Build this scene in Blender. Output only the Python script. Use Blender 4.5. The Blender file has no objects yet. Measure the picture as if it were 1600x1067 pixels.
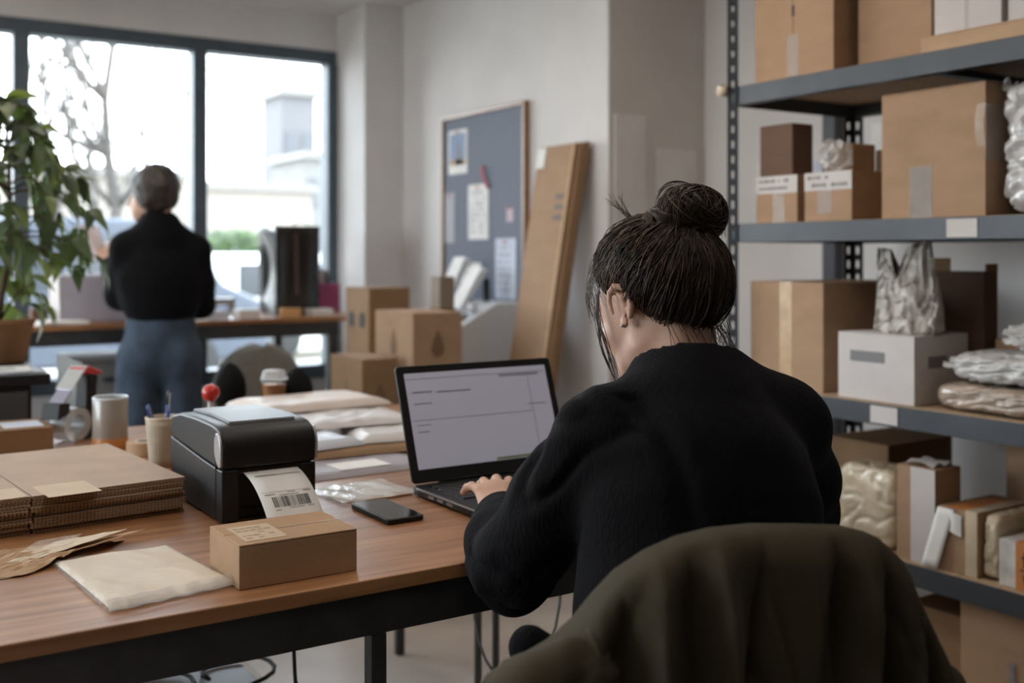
import bpy, bmesh, math, random
import numpy as np
from math import sin, cos, pi, radians, sqrt, atan2
from mathutils import Vector, Matrix, noise as mnoise
random.seed(7)
SC = bpy.context.scene
COL = SC.collection

# ------------------------------------------------------------------ camera, sky, light, exposure
cam_d = bpy.data.cameras.new('camera'); cam = bpy.data.objects.new('camera', cam_d); COL.objects.link(cam)
cam.location = (0, 0, 1.25); cam.rotation_euler = (radians(90), 0, radians(-33))
cam_d.sensor_width = 36; cam_d.lens = 36 * 1697 / 1600
cam_d.shift_y = -(533.5 - 398) / 1600
cam_d.clip_start = 0.05
cam_d.dof.use_dof = True; cam_d.dof.focus_distance = 1.68; cam_d.dof.aperture_fstop = 2.7
SC.camera = cam
w = bpy.data.worlds.new('overcast_sky'); SC.world = w; w.use_nodes = True
wn = w.node_tree.nodes; wl = w.node_tree.links
bg = wn['Background']
tc = wn.new('ShaderNodeTexCoord'); sx = wn.new('ShaderNodeSeparateXYZ'); rp = wn.new('ShaderNodeValToRGB')
wl.new(tc.outputs['Generated'], sx.inputs[0]); wl.new(sx.outputs['Z'], rp.inputs[0]); wl.new(rp.outputs[0], bg.inputs['Color'])
rp.color_ramp.elements[0].position = 0.0; rp.color_ramp.elements[0].color = (0.97, 0.97, 0.97, 1)
rp.color_ramp.elements[1].position = 0.35; rp.color_ramp.elements[1].color = (0.84, 0.915, 1.0, 1)
bg.inputs['Strength'].default_value = 7.0
def area(name, loc, rot, sx_, sy_, power=None, color=(1, 1, 1)):
    d = bpy.data.lights.new(name, 'AREA'); d.shape = 'RECTANGLE'; d.size = sx_; d.size_y = sy_; d.color = color
    if power is None: d.cycles.is_portal = True
    else: d.energy = power
    o = bpy.data.objects.new(name, d); COL.objects.link(o); o.location = loc; o.rotation_euler = rot
    return o
area('window_portal', (-0.1, 5.36, 1.5), (radians(-90), 0, 0), 4.9, 1.7)
area('added_window_portal', (-2.76, 3.57, 1.5), (radians(90), 0, radians(-90)), 2.75, 1.7)
SC.view_settings.view_transform = 'Standard'; SC.view_settings.look = 'None'
SC.view_settings.gamma = 1; SC.view_settings.use_curve_mapping = False
SC.view_settings.exposure = 0.68
SC.cycles.use_denoising = True
SC.cycles.max_bounces = 10; SC.cycles.diffuse_bounces = 6; SC.cycles.glossy_bounces = 4
SC.cycles.transparent_max_bounces = 12; SC.cycles.transmission_bounces = 6
SC.cycles.sample_clamp_indirect = 6; SC.cycles.caustics_reflective = False; SC.cycles.caustics_refractive = False

# ------------------------------------------------------------------ materials
MATS = {}
def M(name, col, rough=0.6, metal=0.0, var=0.0, scale=12.0, bump=0.0, bscale=None, spec=0.5, sheen=0.0, coat=0.0,
      emit=0.0, trans=0.0, stretch=None, col2=None, alpha=1.0):
    if name in MATS: return MATS[name]
    m = bpy.data.materials.new(name); m.use_nodes = True; MATS[name] = m
    n = m.node_tree.nodes; l = m.node_tree.links; b = n['Principled BSDF']
    b.inputs['Base Color'].default_value = (*col, 1); b.inputs['Roughness'].default_value = rough
    b.inputs['Metallic'].default_value = metal; b.inputs['Specular IOR Level'].default_value = spec
    if sheen: b.inputs['Sheen Weight'].default_value = sheen; b.inputs['Sheen Roughness'].default_value = 0.5
    if coat: b.inputs['Coat Weight'].default_value = coat; b.inputs['Coat Roughness'].default_value = 0.15
    if emit: b.inputs['Emission Color'].default_value = (*col, 1); b.inputs['Emission Strength'].default_value = emit
    if trans: b.inputs['Transmission Weight'].default_value = trans
    if alpha < 1: b.inputs['Alpha'].default_value = alpha
    if var or bump:
        t = n.new('ShaderNodeTexCoord'); mp = n.new('ShaderNodeMapping'); l.new(t.outputs['Object'], mp.inputs[0])
        if stretch: mp.inputs['Scale'].default_value = stretch
    if var:
        nz = n.new('ShaderNodeTexNoise'); nz.inputs['Scale'].default_value = scale; nz.inputs['Detail'].default_value = 6
        l.new(mp.outputs[0], nz.inputs[0])
        cr = n.new('ShaderNodeValToRGB'); l.new(nz.outputs['Fac'], cr.inputs[0])
        c2 = col2 or tuple(min(1, c * (1 + var)) for c in col)
        c1 = tuple(c * (1 - var) for c in col) if not col2 else col
        cr.color_ramp.elements[0].position = 0.32; cr.color_ramp.elements[0].color = (*c1, 1)
        cr.color_ramp.elements[1].position = 0.68; cr.color_ramp.elements[1].color = (*c2, 1)
        l.new(cr.outputs[0], b.inputs['Base Color'])
    if bump:
        n2 = n.new('ShaderNodeTexNoise'); n2.inputs['Scale'].default_value = bscale or scale * 3; n2.inputs['Detail'].default_value = 5
        l.new(mp.outputs[0], n2.inputs[0])
        bp = n.new('ShaderNodeBump'); bp.inputs['Strength'].default_value = bump; bp.inputs['Distance'].default_value = 0.01
        l.new(n2.outputs['Fac'], bp.inputs['Height']); l.new(bp.outputs[0], b.inputs['Normal'])
    return m
def glass_mat(name, tint=(0.93, 0.96, 0.97), refl=0.05):
    m = bpy.data.materials.new(name); m.use_nodes = True; n = m.node_tree.nodes; l = m.node_tree.links
    for x in list(n):
        if x.type == 'BSDF_PRINCIPLED': n.remove(x)
    out = [x for x in n if x.type == 'OUTPUT_MATERIAL'][0]
    t = n.new('ShaderNodeBsdfTransparent'); t.inputs[0].default_value = (*tint, 1)
    g = n.new('ShaderNodeBsdfGlossy'); g.inputs['Roughness'].default_value = 0.02
    lw = n.new('ShaderNodeFresnel'); lw.inputs[0].default_value = 1.3
    mx = n.new('ShaderNodeMixShader'); l.new(lw.outputs[0], mx.inputs[0]); l.new(t.outputs[0], mx.inputs[1]); l.new(g.outputs[0], mx.inputs[2])
    l.new(mx.outputs[0], out.inputs[0]); MATS[name] = m
    return m
def film_mat(name, col, a, rough=0.12):
    """thin clear plastic: partly see-through, glossy"""
    m = bpy.data.materials.new(name); m.use_nodes = True; n = m.node_tree.nodes; l = m.node_tree.links
    b = n['Principled BSDF']; b.inputs['Base Color'].default_value = (*col, 1); b.inputs['Roughness'].default_value = rough
    b.inputs['Specular IOR Level'].default_value = 0.7
    t = n.new('ShaderNodeBsdfTransparent'); mx = n.new('ShaderNodeMixShader'); mx.inputs[0].default_value = a
    out = [x for x in n if x.type == 'OUTPUT_MATERIAL'][0]
    l.new(t.outputs[0], mx.inputs[1]); l.new(b.outputs[0], mx.inputs[2]); l.new(mx.outputs[0], out.inputs[0]); MATS[name] = m
    tcn = n.new('ShaderNodeTexCoord'); nz = n.new('ShaderNodeTexNoise'); nz.inputs['Scale'].default_value = 30; nz.inputs['Detail'].default_value = 4
    bp = n.new('ShaderNodeBump'); bp.inputs['Strength'].default_value = 0.5; bp.inputs['Distance'].default_value = 0.01
    l.new(tcn.outputs['Object'], nz.inputs[0]); l.new(nz.outputs['Fac'], bp.inputs['Height']); l.new(bp.outputs[0], b.inputs['Normal'])
    return m
def leaf_mat(name, col):
    m = bpy.data.materials.new(name); m.use_nodes = True; n = m.node_tree.nodes; l = m.node_tree.links
    b = n['Principled BSDF']; b.inputs['Base Color'].default_value = (*col, 1); b.inputs['Roughness'].default_value = 0.4
    t = n.new('ShaderNodeBsdfTranslucent'); t.inputs[0].default_value = (col[0] * 1.5, col[1] * 1.5, col[2] * 0.8, 1)
    mx = n.new('ShaderNodeMixShader'); mx.inputs[0].default_value = 0.35
    out = [x for x in n if x.type == 'OUTPUT_MATERIAL'][0]
    l.new(b.outputs[0], mx.inputs[1]); l.new(t.outputs[0], mx.inputs[2]); l.new(mx.outputs[0], out.inputs[0]); MATS[name] = m
    return m
def wood_mat(name, c1, c2, rough=0.38, stretch=(1.2, 14, 14), coat=0.25):
    m = bpy.data.materials.new(name); m.use_nodes = True; n = m.node_tree.nodes; l = m.node_tree.links; b = n['Principled BSDF']
    t = n.new('ShaderNodeTexCoord'); mp = n.new('ShaderNodeMapping'); mp.inputs['Scale'].default_value = stretch
    l.new(t.outputs['Object'], mp.inputs[0])
    nz = n.new('ShaderNodeTexNoise'); nz.inputs['Scale'].default_value = 3.2; nz.inputs['Detail'].default_value = 8; nz.inputs['Distortion'].default_value = 0.6
    l.new(mp.outputs[0], nz.inputs[0])
    n3 = n.new('ShaderNodeTexNoise'); n3.inputs['Scale'].default_value = 2.2; n3.inputs['Detail'].default_value = 3
    l.new(t.outputs['Object'], n3.inputs[0])
    ad = n.new('ShaderNodeMath'); ad.operation = 'MULTIPLY_ADD'; ad.inputs[1].default_value = 0.55
    l.new(nz.outputs['Fac'], ad.inputs[0])
    m2 = n.new('ShaderNodeMath'); m2.operation = 'MULTIPLY'; m2.inputs[1].default_value = 0.45; l.new(n3.outputs['Fac'], m2.inputs[0]); l.new(m2.outputs[0], ad.inputs[2])
    cr = n.new('ShaderNodeValToRGB'); cr.color_ramp.elements[0].position = 0.36; cr.color_ramp.elements[0].color = (*c1, 1)
    cr.color_ramp.elements[1].position = 0.62; cr.color_ramp.elements[1].color = (*c2, 1)
    l.new(ad.outputs[0], cr.inputs[0]); l.new(cr.outputs[0], b.inputs['Base Color'])
    b.inputs['Roughness'].default_value = rough; b.inputs['Coat Weight'].default_value = coat; b.inputs['Coat Roughness'].default_value = 0.3
    bp = n.new('ShaderNodeBump'); bp.inputs['Strength'].default_value = 0.08; bp.inputs['Distance'].default_value = 0.003
    l.new(nz.outputs['Fac'], bp.inputs['Height']); l.new(bp.outputs[0], b.inputs['Normal']); MATS[name] = m
    return m
def knit_mat(name, col):
    m = bpy.data.materials.new(name); m.use_nodes = True; n = m.node_tree.nodes; l = m.node_tree.links; b = n['Principled BSDF']
    b.inputs['Base Color'].default_value = (*col, 1); b.inputs['Roughness'].default_value = 0.95
    b.inputs['Specular IOR Level'].default_value = 0.15
    b.inputs['Sheen Weight'].default_value = 0.035; b.inputs['Sheen Roughness'].default_value = 0.5; b.inputs['Sheen Tint'].default_value = (0.5, 0.52, 0.62, 1)
    t = n.new('ShaderNodeTexCoord')
    n1 = n.new('ShaderNodeTexNoise'); n1.inputs['Scale'].default_value = 220; n1.inputs['Detail'].default_value = 3
    mp = n.new('ShaderNodeMapping'); mp.inputs['Scale'].default_value = (1, 1, 0.35); l.new(t.outputs['Object'], mp.inputs[0]); l.new(mp.outputs[0], n1.inputs[0])
    n2 = n.new('ShaderNodeTexNoise'); n2.inputs['Scale'].default_value = 38; n2.inputs['Detail'].default_value = 4; l.new(mp.outputs[0], n2.inputs[0])
    ad = n.new('ShaderNodeMath'); ad.operation = 'ADD'; l.new(n1.outputs['Fac'], ad.inputs[0]); l.new(n2.outputs['Fac'], ad.inputs[1])
    bp = n.new('ShaderNodeBump'); bp.inputs['Strength'].default_value = 0.55; bp.inputs['Distance'].default_value = 0.004
    l.new(ad.outputs[0], bp.inputs['Height']); l.new(bp.outputs[0], b.inputs['Normal']); MATS[name] = m
    return m
WHITE_WALL = M('wall_paint', (0.69, 0.672, 0.672), 0.9, var=0.05, scale=3, bump=0.05, bscale=40)
GREY_WALL = M('end_wall_grey', (0.60, 0.565, 0.535), 0.75, var=0.08, scale=2, bump=0.05, bscale=40)  # end wall, coloured a little darker than the other walls
CEIL = M('ceiling_paint', (0.72, 0.72, 0.71), 0.9, var=0.03, scale=2)
CONC = M('polished_concrete', (0.66, 0.60, 0.55), 0.45, var=0.16, scale=3, bump=0.05, bscale=30)
FRAME = M('window_frame_metal', (0.075, 0.10, 0.125), 0.45, metal=0.2, var=0.1)
GLASS = glass_mat('window_glass')
DESK = wood_mat('desk_wood', (0.20, 0.080, 0.03), (0.45, 0.225, 0.105), rough=.38, coat=.0)
BLACKMETAL = M('black_metal', (0.048, 0.048, 0.049), 0.5, metal=0.3, var=0.2, scale=20, bump=0.04, bscale=200)
STEEL = M('grey_steel', (0.055, 0.06, 0.068), 0.42, metal=0.4, var=0.12, scale=8, bump=0.03, bscale=120)
POST = M('dark_post_steel', (0.018, 0.020, 0.023), 0.7, spec=.2, var=0.15, scale=20)
DECK = M('particle_board', (0.42, 0.30, 0.19), 0.8, var=0.2, scale=80)
def kraft(name, col, var=0.07): return M(name, col, 0.82, var=var, scale=9, bump=0.10, bscale=160, stretch=(1, 1, 2.5), spec=0.25)
K1 = kraft('kraft_board', (0.385, 0.25, 0.158)); K2 = kraft('kraft_board_light', (0.50, 0.34, 0.215)); K3 = kraft('kraft_board_dark', (0.27, 0.165, 0.092))
K4 = kraft('kraft_board_brown', (0.145, 0.085, 0.06)); KEDGE = kraft('corrugated_edge', (0.19, 0.115, 0.065)); KP = kraft('kraft_board_pale', (0.60, 0.44, 0.31))
WCARD = M('white_card', (0.59, 0.55, 0.535), 0.7, var=0.04, scale=10, bump=0.05)
PAPER = M('white_paper', (0.78, 0.77, 0.75), 0.8, var=0.04, scale=14)
PAPER2 = M('bluish_paper', (0.60, 0.65, 0.76), 0.8, var=0.06, scale=14)
CREAM = M('cream_paper', (0.70, 0.60, 0.47), 0.8, var=0.05, scale=14)
INK = M('black_ink', (0.03, 0.03, 0.03), 0.7); INK2 = M('faded_ink', (0.22, 0.21, 0.21), 0.8)
TAPE = M('packing_tape', (0.50, 0.34, 0.19), 0.22, var=0.12, scale=30, bump=0.15, bscale=60, coat=0.4)
CTAPE = film_mat('clear_tape', (0.80, 0.77, 0.74), 0.26, 0.1)
FILM = film_mat('clear_film', (0.82, 0.81, 0.80), 0.55, 0.14)
POLY = M('white_poly', (0.52, 0.505, 0.49), 0.26, var=0.1, scale=10, bump=0.5, bscale=34, coat=0.5)
POLYC = M('cream_poly', (0.60, 0.50, 0.36), 0.25, var=0.15, scale=10, bump=0.35, bscale=26, coat=0.5)
POLYB = M('brown_poly', (0.42, 0.33, 0.26), 0.22, var=0.25, scale=9, bump=0.35, bscale=26, coat=0.6)
BLACKP = M('black_plastic', (0.010, 0.010, 0.0105), 0.42, spec=.35, bump=0.05, bscale=400)
BLACKG = M('gloss_black', (0.008, 0.008, 0.009), 0.12, coat=0.4)
DGREY = M('dark_grey_plastic', (0.06, 0.062, 0.066), 0.45)
GREYP = M('grey_plastic', (0.36, 0.37, 0.38), 0.4); SILVER = M('silver_plastic', (0.45, 0.46, 0.48), 0.3, metal=0.6)
WPLAST = M('white_plastic', (0.62, 0.65, 0.70), 0.4)
SKIN = M('skin', (0.56, 0.34, 0.25), 0.5, var=0.08, scale=25, bump=0.05, bscale=180)
HAIR = M('brown_hair', (0.026, 0.0155, 0.0105), 0.45, var=0.5, scale=40, spec=0.25)
HAIRL = M('brown_hair_light', (0.080, 0.046, 0.030), 0.4, var=0.3, scale=40, spec=0.45)
KNIT = knit_mat('black_knit', (0.0035, 0.0035, 0.0045))
DENIM = M('blue_denim', (0.040, 0.060, 0.092), 0.9, var=0.25, scale=18, bump=0.15, bscale=150)
DARKDENIM = M('dark_denim', (0.02, 0.024, 0.035), 0.9, var=0.2, scale=18)
OLIVE = M('olive_cotton', (0.052, 0.042, 0.026), 0.85, var=0.14, scale=7, bump=0.12, bscale=260, sheen=0.02, spec=.15)
LEAVES = [leaf_mat('leaf_green', (0.080, 0.118, 0.056)), leaf_mat('leaf_dark', (0.052, 0.075, 0.042)), leaf_mat('leaf_light', (0.15, 0.195, 0.070))]
BARK = M('bark', (0.085, 0.055, 0.035), 0.9, var=0.3, scale=20, bump=0.3)
TERRA = M('terracotta', (0.30, 0.155, 0.075), 0.85, var=0.1, scale=10)
SOIL = M('soil', (0.035, 0.022, 0.014), 1, var=0.4, scale=60, bump=0.4)
RED = M('red_plastic', (0.55, 0.03, 0.025), 0.3); BLUE = M('blue_plastic', (0.03, 0.06, 0.30), 0.3); ORANGE = M('orange_tape', (0.55, 0.21, 0.06), 0.5, var=0.1, scale=20)
PINK = M('magenta_card', (0.42, 0.09, 0.21), 0.7, var=0.1); MAUVE = M('mauve_card', (0.34, 0.315, 0.36), 0.8, var=0.05)
CORK = M('pinboard_felt', (0.19, 0.21, 0.26), 0.95, var=0.08, scale=60); OAK = wood_mat('oak_frame', (0.22, 0.10, 0.04), (0.32, 0.16, 0.065))
CABLE = M('black_rubber', (0.012, 0.012, 0.012), 0.6)

# ------------------------------------------------------------------ mesh helpers
class MB:
    def __init__(s): s.v = []; s.f = []
    def add(s, vs, fs):
        b = len(s.v); s.v += [tuple(p) for p in vs]; s.f += [tuple(b + i for i in f) for f in fs]; return s
    def box(s, x0, x1, y0, y1, z0, z1):
        return s.add([(x0, y0, z0), (x1, y0, z0), (x1, y1, z0), (x0, y1, z0), (x0, y0, z1), (x1, y0, z1), (x1, y1, z1), (x0, y1, z1)],
                     [(3, 2, 1, 0), (4, 5, 6, 7), (0, 1, 5, 4), (1, 2, 6, 5), (2, 3, 7, 6), (3, 0, 4, 7)])
    def obox(s, c, ax, ay, az):
        """box from centre and three half-axis vectors"""
        c, ax, ay, az = map(Vector, (c, ax, ay, az)); vs = []
        for z in (-1, 1):
            for x, y in ((-1, -1), (1, -1), (1, 1), (-1, 1)): vs.append(c + ax * x + ay * y + az * z)
        return s.add(vs, [(3, 2, 1, 0), (4, 5, 6, 7), (0, 1, 5, 4), (1, 2, 6, 5), (2, 3, 7, 6), (3, 0, 4, 7)])
    def prism(s, poly, z0, z1, axis='z'):
        n = len(poly)
        def P(a, b, h): return {'z': (a, b, h), 'x': (h, a, b), 'y': (a, h, b)}[axis]
        vs = [P(a, b, z0) for a, b in poly] + [P(a, b, z1) for a, b in poly]
        fs = [tuple(range(n))[::-1], tuple(range(n, 2 * n))] + [(i, (i + 1) % n, n + (i + 1) % n, n + i) for i in range(n)]
        return s.add(vs, fs)
    def tube(s, pts, r, n=8, cap=True):
        pts = [Vector(p) for p in pts]; k = len(pts); rs = r if isinstance(r, (list, tuple)) else [r] * k
        up = None; vs = []
        for i, p in enumerate(pts):
            d = (pts[min(i + 1, k - 1)] - pts[max(i - 1, 0)])
            d = d.normalized() if d.length > 1e-9 else Vector((0, 0, 1))
            if up is None: up = d.orthogonal().normalized()
            else:
                up = up - d * up.dot(d)
                up = up.normalized() if up.length > 1e-6 else d.orthogonal().normalized()
            q = d.cross(up)
            for j in range(n):
                a = 2 * pi * j / n; vs.append(p + (up * cos(a) + q * sin(a)) * rs[i])
        fs = [(i * n + j, i * n + (j + 1) % n, (i + 1) * n + (j + 1) % n, (i + 1) * n + j) for i in range(k - 1) for j in range(n)]
        if cap: fs += [tuple(range(n))[::-1], tuple(range((k - 1) * n, k * n))]
        return s.add(vs, fs)
    def lathe(s, prof, n=32, c=(0, 0, 0), closed=False):
        vs = [(c[0] + r * cos(2 * pi * j / n), c[1] + r * sin(2 * pi * j / n), c[2] + z) for r, z in prof for j in range(n)]
        k = len(prof)
        fs = [(i * n + j, i * n + (j + 1) % n, ((i + 1) % k) * n + (j + 1) % n, ((i + 1) % k) * n + j) for i in range(k if closed else k - 1) for j in range(n)]
        if not closed: fs += [tuple(range(n))[::-1], tuple(range((k - 1) * n, k * n))]
        return s.add(vs, fs)
    def grid(s, fn, nu, nv, wrap=False):
        vs = [fn(i / nu, j / nv) for j in range(nv + 1) for i in range(nu + (0 if wrap else 1))]
        m = nu if wrap else nu + 1
        return s.add(vs, [(j * m + i, j * m + (i + 1) % m, (j + 1) * m + (i + 1) % m, (j + 1) * m + i) for j in range(nv) for i in range(nu)])
    def sphere(s, c, r, nu=20, nv=12):
        r = r if isinstance(r, (tuple, list)) else (r, r, r)
        return s.grid(lambda u, v: (c[0] + r[0] * cos(2 * pi * u) * sin(pi * v), c[1] - r[1] * sin(2 * pi * u) * sin(pi * v), c[2] + r[2] * cos(pi * v) if 0 < v < 1 else c[2] + r[2] * cos(pi * v)), nu, nv, True)
    def mesh(s, name):
        me = bpy.data.meshes.new(name); me.from_pydata(s.v, [], s.f); me.validate(); me.update(); return me
def obj(name, mb, mat, parent=None, smooth=False, bevel=0.0, solid=0.0, kind=None, loc=None, rz=0, seg=2, weld=False):
    me = mb.mesh(name) if isinstance(mb, MB) else mb
    if mat and not me.materials: me.materials.append(mat)
    if weld:
        bm = bmesh.new(); bm.from_mesh(me); bmesh.ops.remove_doubles(bm, verts=bm.verts, dist=1e-5); bmesh.ops.recalc_face_normals(bm, faces=bm.faces); bm.to_mesh(me); bm.free()
    o = bpy.data.objects.new(name, me); COL.objects.link(o)
    if parent: o.parent = parent
    if loc: o.location = loc
    if rz: o.rotation_euler.z = rz
    if smooth:
        for p in me.polygons: p.use_smooth = True
    if solid:
        md = o.modifiers.new('thickness', 'SOLIDIFY'); md.thickness = solid; md.offset = 0
    if bevel:
        md = o.modifiers.new('bevel', 'BEVEL'); md.width = bevel; md.segments = seg; md.limit_method = 'ANGLE'; md.angle_limit = radians(40)
        if not smooth:
            for p in me.polygons: p.use_smooth = True
            md.harden_normals = True
    if kind: o['kind'] = kind
    return o
def thing(name, label, cat, loc=(0, 0, 0), rz=0, group=None):
    o = bpy.data.objects.new(name, None); o.empty_display_size = 0.05; COL.objects.link(o)
    o.location = loc; o.rotation_euler.z = rz; o['label'] = label; o['category'] = cat
    if group: o['group'] = group
    return o
def tag(o, label, cat, group=None):
    o['label'] = label; o['category'] = cat
    if group: o['group'] = group
    return o
def struct(name, mb, mat, parent=None, **k):
    o = obj(name, mb, mat, parent, **k)
    if not parent: o['kind'] = 'structure'
    return o
def scrib(mb, o, u, v, n, W, H, rows, seed=0, dens=0.8, h=0.55):
    """rows of small ink strokes on a plane: origin o, unit axes u, v, normal n"""
    r = random.Random(seed); o, u, v, n = map(Vector, (o, u, v, n)); rh = H / rows
    for k in range(rows):
        x = 0.0; end = W * r.uniform(0.6, 1.0) if rows > 1 else W
        while x < end:
            wd = rh * r.uniform(0.25, 0.7)
            if x + wd > W: break
            if r.random() < dens:
                hh = rh * h * r.uniform(0.6, 1.0); y = H - (k + 0.5) * rh
                c = o + u * (x + wd / 2) + v * y
                mb.obox(c + n * 0.0002, u * wd / 2, v * hh / 2, n * 0.0001)
            x += wd + rh * 0.15
    return mb

# ------------------------------------------------------------------ room shell
XR, YJ, XB, YW, ZC, XL, YB = 3.0, 3.214, 2.516, 5.21, 2.49, -2.62, -4.6
fl = struct('floor', MB().box(XL - .2, XR + .2, YB - .2, YW + .2, -0.12, -0.004), M('floor_joint', (0.16, 0.155, 0.15), 0.9))
nx, ny = 6, 10
tw, td = (XR - XL) / nx, (YW - YB) / ny
tile_me = MB().box(-tw / 2 + .002, tw / 2 - .002, -td / 2 + .002, td / 2 - .002, -0.006, 0).mesh('floor_slab'); tile_me.materials.append(CONC)
for i in range(nx):
    for j in range(ny):
        o = bpy.data.objects.new('slab', tile_me); COL.objects.link(o); o.parent = fl; o.location = (XL + (i + .5) * tw, YB + (j + .5) * td, 0)
struct('ceiling', MB().box(XL - .2, XR + .2, YB - .2, YW + .2, ZC, ZC + .15), CEIL)
struct('wall_right', MB().box(XR, XR + .2, YB - .2, YJ, 0, ZC), WHITE_WALL)
struct('wall_back', MB().box(XL - .2, XR + .2, YB - .2, YB, 0, ZC), M('back_wall_paint', (.20, .195, .19), .9, var=.05))
struct('wall_end', MB().box(XB + .003, XR + .2, YJ - .004, YJ + .1, 0, ZC), GREY_WALL)
struct('wall_board_side', MB().box(XB, XR + .2, YJ, YW + .2, 0, ZC), WHITE_WALL)
struct('column', MB().box(2.304, XB, 4.879, YW + .2, 0, ZC), WHITE_WALL, bevel=.004)
ZS, ZH = 0.66, 2.30
struct('wall_front', MB().box(XL - .2, 2.304, YW, YW + .2, 0, ZS - .04).box(XL - .2, 2.304, YW, YW + .2, ZH, ZC), WHITE_WALL)
struct('wall_left', MB().box(XL - .2, XL, YB, YW, 0, ZS - .04).box(XL - .2, XL, YB, YW, ZH, ZC).box(XL - .2, XL, YB, 2.2, ZS - .04, ZH).box(XL - .2, XL, 4.95, YW, ZS - .04, ZH), WHITE_WALL)
struct('baseboard_right', MB().box(XR - .015, XR, YB, YJ - .004, 0, .09), WHITE_WALL, bevel=.003)
struct('baseboard_board_side', MB().box(XB - .015, XB, YJ, 4.879, 0, .09), WHITE_WALL, bevel=.003)
win = struct('window_1', MB().box(XL, 2.304, YW + .0, YW + .10, ZH - .065, ZH), FRAME, bevel=.004)
obj('bottom_rail', MB().box(XL, 2.304, YW - .02, YW + .12, ZS - .04, ZS + .03), FRAME, win, bevel=.004)
xs = [-2.6, -1.586, -.79, 0.002, .796, 1.59, 2.283]
for i, x in enumerate(xs):
    obj('mullion', MB().box(x - .034, x + .034, YW - .01, YW + .09, ZS + .03, ZH - .065), FRAME, win, bevel=.004)
for a, b in zip(xs[:-1], xs[1:]):
    obj('pane', MB().box(a + .034, b - .034, YW + .045, YW + .051, ZS + .03, ZH - .065), GLASS, win)
added_win = struct('added_window', MB().box(XL - .1, XL, 2.2, 4.95, ZH - .065, ZH), FRAME, bevel=.004)  # unseen side window, added to let more daylight into the room
obj('bottom_rail', MB().box(XL - .12, XL + .02, 2.2, 4.95, ZS - .04, ZS + .03), FRAME, added_win, bevel=.004)
ys = [2.24, 3.13, 4.02, 4.91]
for y in ys: obj('mullion', MB().box(XL - .09, XL + .01, y - .034, y + .034, ZS + .03, ZH - .065), FRAME, added_win, bevel=.004)
for a, b in zip(ys[:-1], ys[1:]): obj('pane', MB().box(XL - .051, XL - .045, a + .034, b - .034, ZS + .03, ZH - .065), GLASS, added_win)
# flat access panels on the grey end wall
for (x0, x1, z0, z1) in ((2.54, 2.69, .9, 1.78), (2.75, 2.95, .75, 1.66)):
    o = struct('trim_%d' % (1 if x0 < 2.6 else 2), MB().box(x0, x1, YJ - .012, YJ - .004, z0, z1), M('access_panel', (0.66, 0.64, 0.615), 0.5, var=.05), bevel=.002)
o = obj('wall_channel', MB().box(2.955, 2.998, 2.52, 2.575, 0.0, 1.75), M('channel_paint', (0.05, 0.056, 0.066), 0.5), bevel=.003)
o['kind'] = 'structure'; o.name = 'trim_3'

# glowing panels out of view, added to brighten desk tops and floor
PANEL = M('fill_glow', (1.0, 0.90, 0.80), 0.5, emit=2.1)
for x, y, lab in ((.70, 1.0, 'added ceiling fill panel over the desk chair'), (-.75, 2.2, 'added ceiling fill panel over the cardboard stack'), (.60, 3.7, 'added ceiling fill panel near the window bench'), (1.6, 2.4, 'added ceiling fill panel in front of the shelving')):
    t = thing('fill_panel', lab, 'fill light', (x, y, ZC - .03), 0, 'added ceiling fill panels')
    obj('frame', MB().box(-.31, -.295, -.61, .61, 0, .0295).box(.295, .31, -.61, .61, 0, .0295).box(-.295, .295, -.61, -.595, 0, .0295).box(-.295, .295, .595, .61, 0, .0295), WPLAST, t)
    obj('glow_face', MB().box(-.295, .295, -.595, .595, .006, .012), PANEL, t)

# ------------------------------------------------------------------ outside
GROUND = M('pale_paving', (0.42, 0.39, 0.34), 0.9, var=0.12, scale=1.5)
struct('ground', MB().box(-60, 70, -40, 110, -.35, -.15), GROUND)
def far_building(label, x, y, dx, dy, h, mat, nwx, nz, name='far_building'):
    t = thing(name, label, 'building', (x, y, -.15))
    obj('facade', MB().box(-dx / 2, dx / 2, 0, dy, 0, h), mat, t)
    obj('roof', MB().prism([(-dx / 2 - .3, h), (dx / 2 + .3, h), (dx / 2, h + .35), (-dx / 2, h + .35)], -.3, dy + .3, 'y'), M('pale_roof', (.17, .162, .155), .9, var=.1), t)
    wm = M('far_window', (.05, .055, .065), .2)
    for i in range(nwx):
        for k in range(nz):
            cx = -dx / 2 + (i + .5) * dx / nwx; cz = .9 + k * 2.9; ww = min(.55, dx / nwx * .3)
            obj('window', MB().box(cx - ww, cx + ww, -.06, .02, cz, cz + 1.5), wm, t)
    return t
PALE = M('pale_render', (.15, .147, .142), .9, var=.06, scale=2); BEIGE = M('beige_render', (.22, .20, .178), .9, var=.08, scale=2); GREYB = M('grey_render', (.11, .109, .114), .9, var=.08)
far_building('pale tower block beyond the window, tallest building outside', 22.9, 57, 2.0, 3, 10.2, GREYB, 2, 3, 'street_tower')
far_building('low pale block beside the tower outside', 22.9, 52, 3.4, 4.5, 6.3, PALE, 4, 2, 'street_block')
far_building('long low beige terrace far behind the bare tree', 6, 46, 15, 6, 4.6, BEIGE, 9, 1, 'street_terrace')
far_building('small beige house between the terrace and the tower', 16.6, 46, 5, 5, 4.2, BEIGE, 4, 1, 'street_house')
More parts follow.
